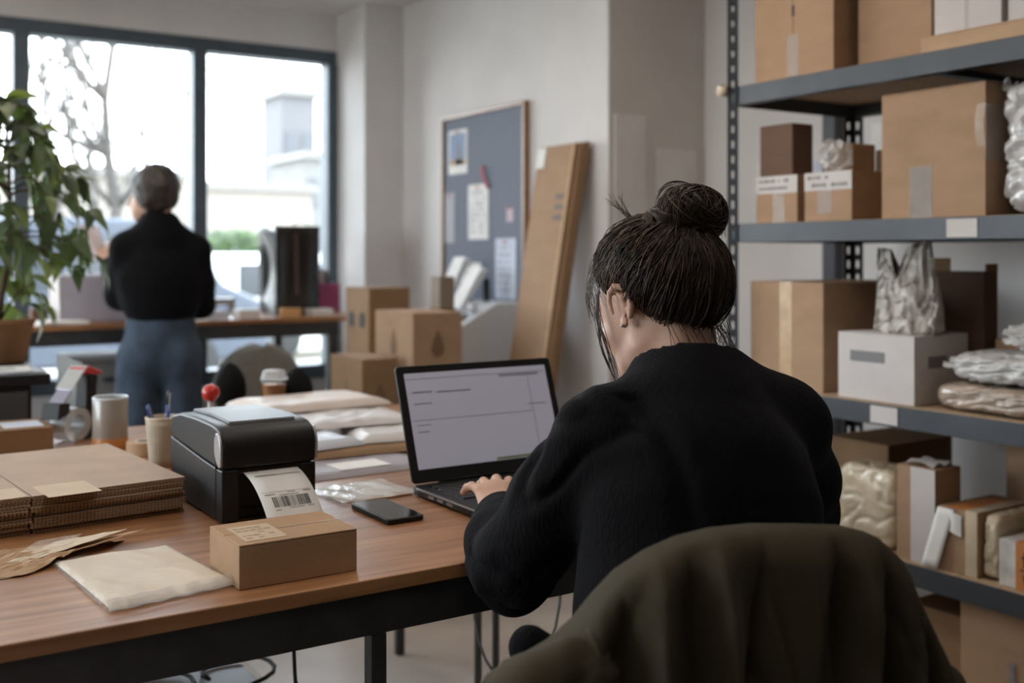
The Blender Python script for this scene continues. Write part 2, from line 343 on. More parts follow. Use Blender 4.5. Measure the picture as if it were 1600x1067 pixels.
def bare_tree(label, x, y, h, seed, r0=.09):
    r = random.Random(seed); t = thing('bare_tree', label, 'tree', (x, y, -.15), group='bare winter trees outside')
    tr = MB(); br = MB()
    pts = [(0, 0, 0)]; p = Vector((0, 0, 0))
    for k in range(8):
        p = p + Vector((r.uniform(-.09, .09), r.uniform(-.09, .09), h / 8)); pts.append(tuple(p))
    tr.tube(pts, [r0 * (1 - .75 * k / 8) for k in range(9)], 8)
    def branch(p0, d, L, rad, depth):
        q = Vector(p0); ps = [tuple(q)]; dd = Vector(d)
        for k in range(5):
            dd = (dd + Vector((r.uniform(-.25, .25), r.uniform(-.25, .25), r.uniform(-.05, .22)))).normalized(); q = q + dd * L / 5; ps.append(tuple(q))
        br.tube(ps, [rad * (1 - .75 * k / 5) for k in range(6)], 5)
        if depth:
            for k in (1, 2, 3, 4, 5):
                if r.random() < .85:
                    nd = (dd + Vector((r.uniform(-1, 1), r.uniform(-1, 1), r.uniform(-.2, .7)))).normalized(); branch(ps[k], nd, L * r.uniform(.4, .65), rad * .45, depth - 1)
    for k in range(2, 9):
        for _ in range(3):
            a = r.uniform(0, 2 * pi); branch(pts[k], (cos(a) * .8, sin(a) * .8, r.uniform(.25, .9)), h * r.uniform(.25, .42) * (1.2 - k / 14), r0 * .48, 2)
    obj('trunk', tr, BARK2, t, smooth=True); obj('branches', br, BARK2, t, kind='stuff', smooth=True)
BARK2 = M('grey_bark', (.075, .066, .06), .9, var=.2)
bare_tree('bare tree with forked trunk outside, behind the standing person', 3.15, 13.5, 5.2, 3, .10)
bare_tree('slimmer bare tree outside, beyond the potted plant', 3.3, 19.0, 5.6, 11, .07)
# parked van and car
def vehicle(name, label, x, y, L, Wd, H, mat, cat, rz, hood):
    t = thing(name, label, cat, (x, y, -.15), rz)
    prof = [(-L / 2, .35), (-L / 2, H * .96), (-L / 2 + .15, H), (L / 2 - hood - .55, H), (L / 2 - hood, H * .62), (L / 2 - .1, H * .52), (L / 2, .45), (L / 2, .3), (-L / 2, .3)]
    obj('body', MB().prism(prof, -Wd / 2, Wd / 2, 'y'), mat, t, bevel=.05)
    wn_ = MB()
    for s in (-1, 1):
        n = 3 if hood < 1.2 else 2
        for k in range(n):
            a0 = -L / 2 + .3 + k * (L - hood - 1.0) / n; a1 = a0 + (L - hood - 1.0) / n - .12
            obj('side_window', MB().box(a0, a1, s * Wd / 2 - .02, s * Wd / 2 + .02, H * .6, H * .9), M('car_glass', (.02, .026, .034), .15), t)
        for k in (-1, 1):
            o = obj('wheel', MB().lathe([(.0, -.1), (.24, -.1), (.32, -.06), (.32, .06), (.24, .1), (0, .1)], 20), M('tyre', (.02, .02, .02), .8), t)
            o.rotation_euler.x = pi / 2; o.location = (k * (L / 2 - .85), s * (Wd / 2 - .08), .32)
        obj('bumper', MB().box(L / 2 - .05, L / 2 + .08, -Wd / 2 + .1, Wd / 2 - .1, .35, .6), DGREY, t, bevel=.03) if s > 0 else None
vehicle('street_van', 'bluish grey parked van outside the window, behind the potted plant', 2.2, 12.0, 3.9, 1.8, 1.76, M('van_paint', (.045, .055, .075), .35, var=.05), 'van', 0, .5)
vehicle('street_car', 'white parked car outside the window, seen beside the black bag', 6.3, 14.4, 3.9, 1.6, 1.42, M('car_paint', (.75, .75, .74), .25), 'car', 0, 1.3)
def shrub(label, x, y, z, rx, rz_, seed, n=500):
    r = random.Random(seed); t = thing('shrub', label, 'shrub', (x, y, -.15)); mb = MB()
    for k in range(n):
        a = r.uniform(0, 2 * pi); b = math.acos(r.uniform(-1, 1)); q = r.uniform(.5, 1) ** .5
        c = Vector((rx * q * cos(a) * sin(b), rx * .7 * q * sin(a) * sin(b), z + rz_ * q * cos(b)))
        d = Vector((r.uniform(-1, 1), r.uniform(-1, 1), r.uniform(-1, 1))).normalized(); e = d.orthogonal().normalized()
        mb.add([c - d * .12, c + e * .05, c + d * .12, c - e * .05], [(0, 1, 2, 3)])
    obj('foliage', mb, LEAVES[0], t, kind='stuff'); obj('stem', MB().tube([(0, 0, 0), (0, 0, z)], .04, 6), BARK2, t)
shrub('rounded green shrub outside above the white car', 5.35, 15.8, 1.45, .55, .32, 5)
shrub('low green shrub outside, seen under the bench', 4.1, 7.6, .45, .7, .45, 6)

# ------------------------------------------------------------------ main desk
DZ = 0.78
desk = thing('work_desk', 'long wooden topped desk with black steel frame, laptop and label printer on it', 'desk', (0, 0, 0))
obj('tabletop', MB().box(-1.35, 1.58, 1.43, 3.06, DZ - .022, DZ), DESK, desk, bevel=.0025)
fr = MB().box(-1.34, 1.57, 1.437, 1.462, DZ - .084, DZ - .0225).box(-1.34, 1.57, 3.03, 3.055, DZ - .084, DZ - .0225).box(-1.34, -1.315, 1.462, 3.03, DZ - .084, DZ - .0225).box(1.545, 1.57, 1.462, 3.03, DZ - .084, DZ - .0225)
obj('frame', fr, BLACKMETAL, desk, bevel=.0015)
obj('crossbar', MB().box(.69, .715, 1.462, 3.03, DZ - .06, DZ - .0225), BLACKMETAL, desk)
for x, y in ((-1.33, 1.45), (.702, 1.45), (1.556, 1.45), (-1.33, 3.042), (.702, 3.042), (1.556, 3.042)):
    obj('leg', MB().box(x - .0125, x + .0125, y - .0125, y + .0125, 0, DZ - .0845), BLACKMETAL, desk, bevel=.0015)
for x in (1.345, 1.395):
    obj('leg', MB().tube([(x, 2.22, 0), (x, 2.22, DZ - .0225)], .009, 10), M('leg_steel', (.16, .155, .15), .4, metal=.5), desk, smooth=True)

# ------------------------------------------------------------------ cartons
def carton(name, label, x0, x1, y0, y1, z0, z1, mat=K1, group=None, flap='z', tape=TAPE, rz=0, seam='y', cat='box', tw=.045, flapgap=.0016):
    cx, cy = (x0 + x1) / 2, (y0 + y1) / 2; hx, hy, h = (x1 - x0) / 2, (y1 - y0) / 2, z1 - z0
    t = thing(name, label, cat, (cx, cy, z0), rz, group); th = .003
    if flap == 'z':
        obj('body', MB().box(-hx, hx, -hy, hy, 0, h - th), mat, t, bevel=.0016)
        for s in (-1, 1):
            if seam == 'y': b = MB().box(*sorted((s * hx, s * flapgap / 2)), -hy, hy, h - th, h)
            else: b = MB().box(-hx, hx, *sorted((s * hy, s * flapgap / 2)), h - th, h)
            obj('flap', b, mat, t, bevel=.0012)
        if tape:
            if seam == 'y': b = MB().box(-tw / 2, tw / 2, -hy - .0006, hy + .0006, h, h + .0004).box(-tw / 2, tw / 2, -hy - .0006, -hy, h * .6, h).box(-tw / 2, tw / 2, hy, hy + .0006, h * .6, h)
            else: b = MB().box(-hx - .0006, hx + .0006, -tw / 2, tw / 2, h, h + .0004).box(-hx - .0006, -hx, -tw / 2, tw / 2, h * .6, h).box(hx, hx + .0006, -tw / 2, tw / 2, h * .6, h)
            obj('tape', b, tape, t)
    else:   # flap side faces -X, seam upright
        obj('body', MB().box(-hx + th, hx, -hy, hy, 0, h), mat, t, bevel=.0016)
        for s in (-1, 1): obj('flap', MB().box(-hx, -hx + th, *sorted((s * hy, s * flapgap / 2)), 0, h), mat, t, bevel=.0012)
        if tape: obj('tape', MB().box(-hx - .0005, -hx, -tw / 2, tw / 2, .0, h).box(-hx - .0005, -hx + .05, -tw / 2, tw / 2, h, h + .0005), tape, t)
    t['half'] = (hx, hy, h)
    return t
def sticker(t, name, mat, face, a0, a1, z0, z1, marks=0, seed=1, label=None, th=.0006, rows=2):
    """thin sheet on the -X ('x'), -Y ('y') or top ('z') face, local coordinates"""
    hx, hy, h = t['half']
    if face == 'x': b = MB().box(-hx - th, -hx, a0, a1, z0, z1); o, u, v, n = (-hx - th, a1, z0), (0, -1, 0), (0, 0, 1), (-1, 0, 0)
    elif face == 'y': b = MB().box(a0, a1, -hy - th, -hy, z0, z1); o, u, v, n = (a0, -hy - th, z0), (1, 0, 0), (0, 0, 1), (0, -1, 0)
    else: b = MB().box(a0, a1, z0, z1, h, h + th); o, u, v, n = (a0, z0, h + th), (1, 0, 0), (0, 1, 0), (0, 0, 1)
    s = obj(name, b, mat, t)
    if label: s['label'] = label
    if marks:
        W, H = (a1 - a0), (z1 - z0); o = Vector(o) + Vector(u) * W * .07 + Vector(v) * H * .08
        obj('print', scrib(MB(), o, u, v, n, W * .86, H * .84, rows, seed), INK if marks == 1 else INK2 if marks == 2 else M('ghost_ink', (.36, .27, .19), .8), s)
    return s

# the small parcel on the desk
p = carton('parcel_box', 'small brown shipping box with pale address sticker, in front of the label printer', .507, .687, 1.481, 1.614, DZ, DZ + .063, kraft('parcel_kraft', (.42, .265, .155)), tape=None, seam='x', flapgap=.0012)
sticker(p, 'address_sticker', kraft('sticker_tan', (.56, .43, .30)), 'z', -.074, -.012, -.052, .036, 3, 3, 'pale address sticker', rows=5)
obj('tape_seam', MB().box(-.03, .09, .0005, .0035, .063, .0633), CTAPE, p)
# flattened cartons stack
shm = kraft('flat_kraft', (.45, .335, .255)); ZT = DZ
ordn = ['topmost', 'second', 'third', 'fourth', 'fifth', 'sixth', 'lowest']
NS = len(ordn); r = random.Random(5)
for k in range(NS):
    top = k == NS - 1; i = NS - 1 - k
    ox, oy = r.uniform(-.006, .004), r.uniform(-.004, .006)
    if top: ox = oy = 0
    lab = ('topmost flattened carton with pale sticker, on the cardboard stack beside the printer' if top else '%s flattened carton down in the cardboard stack beside the printer' % ordn[i]) if i < NS - 1 else 'lowest flattened carton, lying on the desk under the cardboard stack'
    t = thing('flattened_carton', lab, 'cardboard', (.02 + ox, 1.945 + oy, ZT), 0, 'flattened cartons in the stack'); t.rotation_euler.z = .085 + (r.uniform(-.012, .012) if not top else 0)
    hgt = .0088
    for li, z in enumerate((0, .0046)):
        for s, (xa, xb) in enumerate(((-.36, .2965), (.2995, .560))):
            dx = r.uniform(-.003, .003); dy = r.uniform(-.002, .002) if not top else 0
            obj('liner', MB().box(xa + (dx if s == 0 else 0), xb + (dx if s else 0), dy, .445 + dy, z + .0006, z + .0040), KEDGE if not (top and li) else shm, t)
            if not (top and li):
                pass
            obj('facing', MB().box(xa + (dx if s == 0 else 0), xb + (dx if s else 0) + .0005, dy - .0012, .445 + dy, z + .0038, z + .0044), shm, t)
            fl_ = MB(); n = int((xb - xa) / .0062)
            for q in range(n):
                xx = xa + (q + .5) * (xb - xa) / n
                fl_.box(xx - .0016, xx + .0016, dy - .0012, dy + .004, z + .0006, z + .0039)
            obj('fluting', fl_, M('flute_tan', (.36, .235, .135), .9), t, kind='stuff')
    if top:
        o = obj('sticker', MB().box(.318, .405, -.030, .075, .0091, .0097), kraft('sticker_pale', (.58, .46, .34)), t); o['label'] = 'pale paper sticker'
        obj('sticker', MB().box(.16, .292, -.0, .085, .0091, .0097), MATS['sticker_pale'], t)
    ZT += hgt + .0004
SZ = ZT
# small carton behind the stack
p = carton('small_carton', 'small flat brown carton with white labels on top, behind the cardboard stack', .18, .500, 2.80, 2.97, DZ, DZ + .055, K3, seam='x', tape=None)
sticker(p, 'shipping_label', PAPER, 'z', -.05, .04, -.05, .04, 2, 5, 'white label', rows=4); sticker(p, 'clear_pouch', PAPER2, 'z', .055, .145, -.05, .05)
# kraft envelope
def sheet_shell(fn, n=24, m=24): return MB().grid(fn, n, m)
t = thing('kraft_envelope', 'crumpled brown kraft paper envelope lying open at the desk edge beside the padded mailer', 'envelope', (.25, 1.83, DZ))
def kq(c, u, v): a = Vector(c[0]).lerp(Vector(c[1]), u); b = Vector(c[3]).lerp(Vector(c[2]), u); return a.lerp(b, v)
def crz(p, k=1.0): return .006 * k * abs(mnoise.noise(Vector((p.x * 30, p.y * 34, 3)))) + .004 * k * abs(mnoise.noise(Vector((p.x * 80, p.y * 70, 9))))
KB = [(-.16, -.12), (.018, -.106), (.185, .015), (-.16, .095)]
def kbody(u, v): p = kq(KB, u, v); return (p.x + .004 * sin(v * 9), p.y + .006 * sin(u * 11), .0008 + crz(p) * (1.4 if .1 < v < .9 else .6) + .008 * sin(pi * v))
obj('front', MB().grid(kbody, 30, 30), K2, t, solid=.0008)
obj('back', MB().grid(lambda u, v: (kq(KB, u, v).x * 1.03, kq(KB, u, v).y * 1.03, .0012), 4, 4), K1, t)
KF = [(.015, -.085), (.06, -.062), (.215, -.012), (.13, .012)]
obj('flap', MB().grid(lambda u, v: (kq(KF, u, v).x, kq(KF, u, v).y, .006 + .014 * u * v + crz(kq(KF, u, v), .6)), 16, 14), K2, t, solid=.0006)
KI = [(.0, -.06), (.045, -.060), (.185, -.014), (.09, .03)]
obj('inner_sheet', MB().grid(lambda u, v: (kq(KI, u, v).x, kq(KI, u, v).y, .0095 + .015 * u * v + crz(kq(KI, u, v), .6)), 12, 10), CREAM, t, solid=.0005)
obj('window', MB().grid(lambda u, v: (.02 + .07 * u + .03 * v, -.045 + .012 * u + .035 * v, .0185 + .006 * v), 8, 6), CTAPE, t, smooth=True)
# padded mailer
t = thing('padded_mailer', 'cream padded envelope in a clear plastic sleeve, in front of the cardboard stack', 'envelope', (.41, 1.62, DZ))
Q = [Vector((.315 - .41, 1.755 - 1.62)), Vector((.335 - .41, 1.485 - 1.62)), Vector((.512 - .41, 1.512 - 1.62)), Vector((.484 - .41, 1.757 - 1.62))]
def qd(u, v, g=1.0): 
    a = Q[1].lerp(Q[2], u); b = Q[0].lerp(Q[3], u); return a.lerp(b, v) * g
def pm(u, v):
    p = qd(u, v); e = min(u, 1 - u, v, 1 - v); z = .0035 + .0065 * min(1, e / .05) ** .6 + .0012 * sin(9 * u + 4 * v); return (p.x, p.y, z)
obj('pad', MB().grid(pm, 30, 30), CREAM, t, smooth=True); obj('pad_back', MB().grid(lambda u, v: (qd(u, v).x, qd(u, v).y, .0035), 4, 4), CREAM, t)
def slv(u, v):
    p = qd(u, v, 1.06); x, y, z = pm(u, v); e = min(u, 1 - u, v, 1 - v); return (p.x, p.y - .006, z * (1 if e > .03 else .5) + .0015 + .001 * sin(23 * u) * sin(17 * v))
obj('sleeve', MB().grid(slv, 30, 30), film_mat('sleeve_film', (.8, .79, .78), .14, .12), t, smooth=True)
obj('sleeve_hem', MB().grid(lambda u, v: (qd(u, 0, 1.06).x, qd(u, 0, 1.06).y - .004 + .018 * v, .0042 + .011 * v + .0008 * sin(30 * u)), 30, 4), FILM, t, smooth=True)

# ------------------------------------------------------------------ label printer (front faces -Y)
t = thing('label_printer', 'black desktop label printer feeding out a white barcode label', 'printer', (.690, 1.852, DZ))
W2, D2, PH = .087, .312, .176
def side(prof, x0, x1): return MB().prism(prof, x0, x1, 'x')
lower = [(0.0, .006), (.0, .092), (.105, .092), (D2, .105), (D2 + .006, .09), (D2 - .004, .02), (D2 - .03, .004), (.012, .004)]
obj('lower_case', side([(.03, .004), (.03, .0945), (.11, .0985), (D2 + .004, .1125), (D2 + .006, .09), (D2 - .004, .02), (D2 - .03, .004)], -W2, W2), BLACKP, t, bevel=.003, seg=3)
obj('front_cheek', MB().box(-W2, -.056, 0, .0305, .004, .0945), BLACKP, t, bevel=.003, seg=3)
obj('front_cheek', MB().box(.060, W2, 0, .0305, .004, .0945), BLACKP, t, bevel=.003, seg=3)
obj('base_lip', MB().box(-.056, .060, .022, .034, .004, .02), BLACKP, t, bevel=.002)
upper = [(-.001, .0955), (-.003, .132), (.002, .149), (.012, .160), (.03, .1665), (.06, .1695), (.15, .170), (.25, .166), (D2 - .004, .155), (D2 + .008, .128), (D2 + .005, .1135), (.11, .0995), (.03, .0955)]
obj('lid', side(upper, -W2, W2), BLACKP, t, bevel=.006, seg=3)
obj('lid_window', side([(.040, .166), (.044, .1725), (.15, .1755), (.255, .171), (.265, .163), (.15, .168)], -.060, .064), DGREY, t, bevel=.003)
for s in (-1, 1):
    c = [(-.0005, .101), (-.0025, .132), (.003, .148), (.013, .158), (.024, .158), (.032, .146), (.032, .122), (.022, .108), (.008, .0985)]
    obj('latch_panel', side(c, s * W2 - .0015, s * W2 + .0035) if s > 0 else side(c, -W2 - .0035, -W2 + .0015), SILVER, t, bevel=.0015)
obj('label_slot', MB().box(-.056, .060, .002, .03, .087, .0945), BLACKG, t)
obj('side_seam', MB().box(-W2 - .0006, -W2 + .002, .0335, .0347, .02, .158), BLACKG, t)
for s in (-1, 1):
    for y in (.03, D2 - .05): obj('rubber_foot', MB().lathe([(.008, 0), (.008, .0045)], 12, (s * .07, y, 0)), CABLE, t)
# paper strip curling out to the parcel
lw = .045
def strip(u, v):
    a = v; y = .012 - .115 * (1 - (1 - a) ** 1.7) if False else .012 - .135 * a
    z = .089 - .0165 * a - .062 * a ** 2.3 + .0 
    return (-.048 + .1 * u + .004 * a, y, z)
lp = obj('label_strip', MB().grid(strip, 4, 24), PAPER, t, smooth=True, solid=.0003); lp['label'] = 'curling white paper label with a barcode'
def on_strip(u, v, lift=.0005):
    p = Vector(strip(u, v)); q = Vector(strip(u, min(1, v + .01))); n = (q - p).cross(Vector((1, 0, 0))).normalized()
    if n.z < 0: n = -n
    return p + n * lift
bar = MB(); r = random.Random(9); u = .2
while u < .86:
    wd = r.choice((.006, .009, .014, .02)); 
    bar.add([on_strip(u, .645), on_strip(u + wd, .645), on_strip(u + wd, .71), on_strip(u + wd, .775), on_strip(u, .775), on_strip(u, .71)], [(0, 1, 2, 5), (5, 2, 3, 4)])
    u += wd + r.choice((.006, .008, .012, .016))
obj('barcode', bar, INK, lp, kind='stuff')
mk = MB()
def dash(u0, u1, v, hv):
    u = u0
    while u < u1:
        wd = r.uniform(.008, .02); mk.add([on_strip(u, v), on_strip(min(u1, u + wd), v), on_strip(min(u1, u + wd), v + hv), on_strip(u, v + hv)], [(0, 1, 2, 3)]); u += wd + .006
dash(.12, .26, .1, .012); dash(.12, .5, .22, .04); dash(.5, .95, .225, .028); dash(.10, .28, .60, .016); dash(.36, .7, .618, .014); dash(.52, .66, .585, .013); dash(.80, .94, .585, .020); dash(.45, .72, .785, .012); dash(.2, .3, .80, .012); dash(.78, .9, .785, .012)
mk.add([on_strip(.06, .572), on_strip(.94, .572), on_strip(.94, .576), on_strip(.06, .576)], [(0, 1, 2, 3)])
obj('printed_text', mk, INK2, lp, kind='stuff')

# ------------------------------------------------------------------ phone, laptop
t = thing('smartphone', 'black smartphone lying on the desk beside the laptop', 'phone', (.882, 1.775, DZ), radians(0))
def rrect(x0, x1, y0, y1, r, n=5):
    pts = []
    for cx, cy, a in ((x1 - r, y1 - r, 0), (x0 + r, y1 - r, 90), (x0 + r, y0 + r, 180), (x1 - r, y0 + r, 270)):
        pts += [(cx + r * cos(radians(a + 90 * k / n)), cy + r * sin(radians(a + 90 * k / n))) for k in range(n + 1)]
    return pts
obj('case', MB().prism(rrect(-.037, .037, -.078, .078, .009), 0, .0095), BLACKP, t, bevel=.0022, seg=3)
obj('screen', MB().prism(rrect(-.0345, .0345, -.0755, .0755, .007), .0095, .0101), BLACKG, t)
LX, LY = .992, 1.627; LW, LD = .378, .262
t = thing('laptop', 'open black laptop with a pale lit screen, in front of the seated person', 'laptop', (LX, LY, DZ))
obj('base', MB().prism(rrect(0, LW, 0, LD, .012), .004, .019), BLACKP, t, bevel=.003, seg=3)
obj('palm_trim', MB().box(.003, LW - .003, -.0006, .003, .0145, .0185), SILVER, t)
obj('deck_trim', MB().box(-.0006, .0012, .01, LD - .02, .0150, .0178), SILVER, t)
obj('keyboard_well', MB().box(.022, LW - .022, .1, .232, .0188, .0194), BLACKG, t)
km = MB()
for rr in range(6):
    for cc in range(16):
        x0 = .026 + cc * .0204; y0 = .104 + rr * .021; km.box(x0, x0 + .0178, y0, y0 + .018, .0194, .0208)
obj('keys', km, M('key_plastic', (.022, .022, .024), .5), t, kind='stuff')
obj('touchpad', MB().box(.135, .24, .015, .085, .0188, .0193), DGREY, t)
for k in range(3): obj('port', MB().box(-.0008, .001, .1 + .035 * k, .122 + .035 * k, .0075, .0125), M('port_metal', (.3, .3, .3), .3, metal=.8), t)
for k in ((.02, .02), (LW - .02, .02), (.02, LD - .02), (LW - .02, LD - .02)): obj('rubber_foot', MB().lathe([(.007, 0), (.007, .005)], 10, (k[0], k[1], 0)), CABLE, t)
tilt = radians(19.5); SH = .236
lid = bpy.data.objects.new('lid', None)
ld = MB().prism(rrect(0, LW, 0, SH, .009), -.0035, .0035); 
rot = Matrix.Translation((0, LD - .004, .021)) @ Matrix.Rotation(pi / 2 - tilt, 4, 'X')
def xf(mb, m): mb.v = [tuple(m @ Vector(p)) for p in mb.v]; return mb
lidm = obj('lid', xf(ld, rot), BLACKP, t, bevel=.002)
SCR = M('laptop_screen', (.39, .385, .47), .25, emit=.17)
obj('display', xf(MB().box(.017, LW - .017, .026, SH - .016, .0035, .0039), rot), SCR, lidm)
ui = MB()
def uib(x0, x1, y0, y1): ui.box(x0, x1, y0, y1, .0039, .0041)
uib(.03, .075, .178, .182); uib(.085, .165, .176, .180); uib(.24, .34, .200, .206); uib(.02, .358, .207, .2085); uib(.31, .3115, .05, .2); uib(.02, .31, .122, .1235); uib(.30, .345, .136, .139); uib(.03, .07, .155, .158); uib(.03, .055, .098, .101); uib(.03, .06, .112, .114)
obj('screen_text', xf(ui, rot), M('ui_grey', (.25, .25, .33), .4, emit=.07), lidm)
obj('taskbar', xf(MB().box(.2, LW - .03, .027, .033, .0039, .0041), rot), M('ui_green', (.20, .24, .16), .4, emit=.06), lidm)
obj('hinge', MB().tube([(.06, LD - .002, .0215), (.32, LD - .002, .0215)], .0055, 10), BLACKG, t, smooth=True)
# postcard packet in clear plastic
t = thing('paper_packet', 'white printed paper packet in clear plastic, between the phone and the laptop', 'packet', (.91, 1.96, DZ), radians(4))
obj('sheet', MB().box(-.06, .075, -.05, .07, .0, .004), PAPER, t, bevel=.001)
obj('print', scrib(MB(), (-.045, .0, .004), (1, 0, 0), (0, 1, 0), (0, 0, 1), .07, .04, 3, 4), INK2, t)
obj('plastic_cover', MB().grid(lambda u, v: (-.075 + .17 * u, -.08 + .155 * v, .0052 + .0012 * sin(19 * u + 7 * v)), 16, 12), FILM, t, smooth=True)
obj('card', MB().box(-.02, .08, -.075, -.045, .0, .003), K2, t)
# pile of mailers between printer and laptop
def mailer(label, x, y, z, w_, d_, h, mat, rz=0, seed=0, name='poly_mailer', cat='mailer', wr=.0022):
    t = thing(name, label, cat, (x, y, z), rz, 'mailers piled between printer and laptop')
    def top(u, v):
        e = min(u, 1 - u, v, 1 - v); x_, y_ = w_ * (u - .5), d_ * (v - .5)
        return (x_, y_, .001 + (h - .001) * min(1, e / .1) ** .55 + wr * mnoise.noise((x_ * 26 + seed, y_ * 26, seed)) * min(1, e / .08))
    obj('upper_film', MB().grid(top, 36, 26), mat, t, smooth=True)
    obj('lower_film', MB().grid(lambda u, v: (w_ * (u - .5), d_ * (v - .5), .0008), 2, 2), mat, t)
    return t
z = DZ
mailer('thin grey mailer with a white label, lowest in the pile beside the printer', 1.0, 2.235, z, .36, .25, .011, M('grey_mailer', (.33, .30, .33), .5, var=.1), radians(2), 1)
obj('label', MB().box(-.05, .07, -.1, -.02, .0116, .0122), PAPER, bpy.data.objects['poly_mailer'])
mailer('flat kraft mailer, second from below in the pile beside the printer', 1.04, 2.385, z + .0125, .42, .25, .014, K3, radians(-3), 2, 'kraft_mailer')
mailer('bluish white poly mailer in the pile, nearest the printer', .955, 2.395, z + .0285, .24, .22, .018, M('bluish_poly', (.54, .57, .64), .35, var=.06, bump=.2, bscale=20), radians(8), 3)
mailer('white padded mailer in the pile, nearest the laptop screen', 1.225, 2.40, z + .0285, .25, .22, .018, M('white_mailer', (.60, .575, .56), .4, var=.06, bump=.2, bscale=20), radians(-10), 4)
mailer('lilac white padded mailer bent across the middle of the pile', 1.12, 2.565, z + .0495, .38, .26, .015, M('lilac_white', (.58, .545, .55), .5, var=.08, bump=.15, bscale=14), radians(-5), 5, wr=.006)
mailer('pinkish cream mailer, topmost of the pile behind the laptop', 1.13, 2.74, z + .068, .38, .24, .02, M('pinkish_poly', (.62, .54, .49), .5, var=.08, bump=.15, bscale=14), radians(3), 6)

# ------------------------------------------------------------------ desk clutter at the left back
t = thing('glass_jar', 'frosted glass jar with an orange band at its foot, behind the cardboard stack', 'jar', (.62, 2.75, DZ))
JM = M('frosted_glass', (.33, .30, .265), .3, var=.06, coat=.6)
obj('wall', MB().lathe([(.038, .002), (.041, .006), (.041, .122), (.0395, .124), (.038, .122), (.038, .006)], 40, closed=True), JM, t, smooth=True)
obj('rim', MB().lathe([(.0405, .118), (.0422, .12), (.0422, .1235), (.0405, .1255), (.0375, .1235), (.0375, .119)], 40, closed=True), M('rim_glass', (.62, .68, .72), .15), t, smooth=True)
obj('band', MB().lathe([(.0415, .0), (.0418, .002), (.0418, .026), (.0415, .027), (.036, .027), (.036, .0)], 40, closed=True), M('amber_band', (.48, .20, .06), .35, var=.1), t, smooth=True)
obj('floor', MB().lathe([(.0375, .0035), (.0375, .03)], 30), M('wax', (.40, .35, .30), .6), t)
t = thing('tape_roll', 'tan paper tape roll lying beside the glass jar', 'tape', (.672, 2.63, DZ))
obj('roll', MB().lathe([(.022, 0), (.042, 0), (.042, .03), (.022, .03)], 36, closed=True), K2, t, bevel=.001); obj('core', MB().lathe([(.0195, .0), (.022, .0), (.022, .0305), (.0195, .0305)], 30, closed=True), WCARD, t)
t = thing('pen_cup', 'ribbed cream paper cup holding pens, beside the label printer', 'cup', (.664, 2.45, DZ))
def cupw(u, v): 
    a = 2 * pi * u; rr = (.027 + .009 * v) * (1 + .008 * cos(a * 24)); return (rr * cos(a), rr * sin(a), .001 + .107 * v)
obj('wall', MB().grid(cupw, 96, 6, True), M('cup_paper', (.47, .40, .30), .8, var=.1, scale=30), t, smooth=True, solid=.0012)
obj('base', MB().lathe([(.0265, .001), (.0265, .003)], 30), CREAM, t); obj('rim', MB().lathe([(.0355, .106), (.0375, .1075), (.0375, .110), (.0355, .111)], 40, closed=True), CREAM, t, smooth=True)
def pen(label, x, y, lx, ly, mat, tipm, L=.14, clip=True):
    t = thing('pen', label, 'pen', (x, y, DZ + .0035)); a = Vector((0, 0, 0)); b = Vector((lx, ly, L)); d = b.normalized()
    obj('barrel', MB().tube([a, a + d * L * .82], .0048, 12), mat, t, smooth=True); obj('cap', MB().tube([a + d * L * .8, a + d * L * .97, a + d * L], [.0055, .005, .002], 12), tipm, t, smooth=True)
    if clip: obj('clip', MB().tube([a + d * L * .72 + Vector((.0, -.007, 0)), a + d * L * .97 + Vector((0, -.006, 0))], .0014, 6), SILVER, t)
pen('blue pen tilted out of the paper cup towards the glass jar', .664, 2.452, -.03, .008, BLUE, BLUE, .138)
pen('blue pen with a black tip standing upright in the paper cup', .668, 2.452, .012, .0, BLUE, BLACKP, .165)
t = thing('rubber_stamp', 'hand stamp with a round red knob, behind the label printer', 'stamp', (.757, 2.40, DZ))
obj('knob', MB().sphere((0, 0, .162), .0195, 24, 16), RED, t, smooth=True); obj('handle', MB().lathe([(.009, .02), (.0075, .08), (.007, .145)], 16), WCARD, t, smooth=True); obj('foot', MB().box(-.02, .02, -.02, .02, 0, .022), BLACKP, t, bevel=.003)
t = thing('keys', 'small bunch of dark keys between the tape roll and the paper cup', 'keys', (.71, 2.60, DZ))
obj('ring', MB().tube([(.012 * cos(a * pi / 8), .012 * sin(a * pi / 8), .004) for a in range(17)], .0014, 6, False), SILVER, t)
for a in (20, 75, 140): obj('key', MB().obox((.03 * cos(radians(a)), .03 * sin(radians(a)), .003), Vector((cos(radians(a)), sin(radians(a)), 0)) * .02, Vector((-sin(radians(a)), cos(radians(a)), 0)) * .005, (0, 0, .0014)), DGREY, t, bevel=.001)
# tape dispenser gun
t = thing('tape_gun', 'black hand tape dispenser with clear tape roll and red top', 'tape dispenser', (.562, 2.905, DZ), radians(38)); t.scale = (1.2, 1.2, 1.05)
gx = Vector((1, 0, 0))
obj('grip', MB().prism([(.022, .0), (.046, .0), (.062, .152), (.030, .16)], -.016, .016, 'y'), BLACKP, t, bevel=.004)
obj('red_cap', MB().prism([(.012, .160), (.066, .154), (.074, .160), (.03, .178), (.012, .175)], -.019, .019, 'y'), RED, t, bevel=.003)
obj('top_plate', MB().obox((-.002, 0, .152), Vector((.022, 0, .026)), (0, .021, 0), (-.0012, 0, .001)), M('bright_steel', (.75, .77, .78), .2, metal=.8), t)
obj('arm', MB().obox((-.036, 0, .108), Vector((.02, 0, .023)), (0, .018, 0), (-.0015, 0, .0013)), M('lilac_steel', (.42, .42, .52), .3, metal=.6), t)
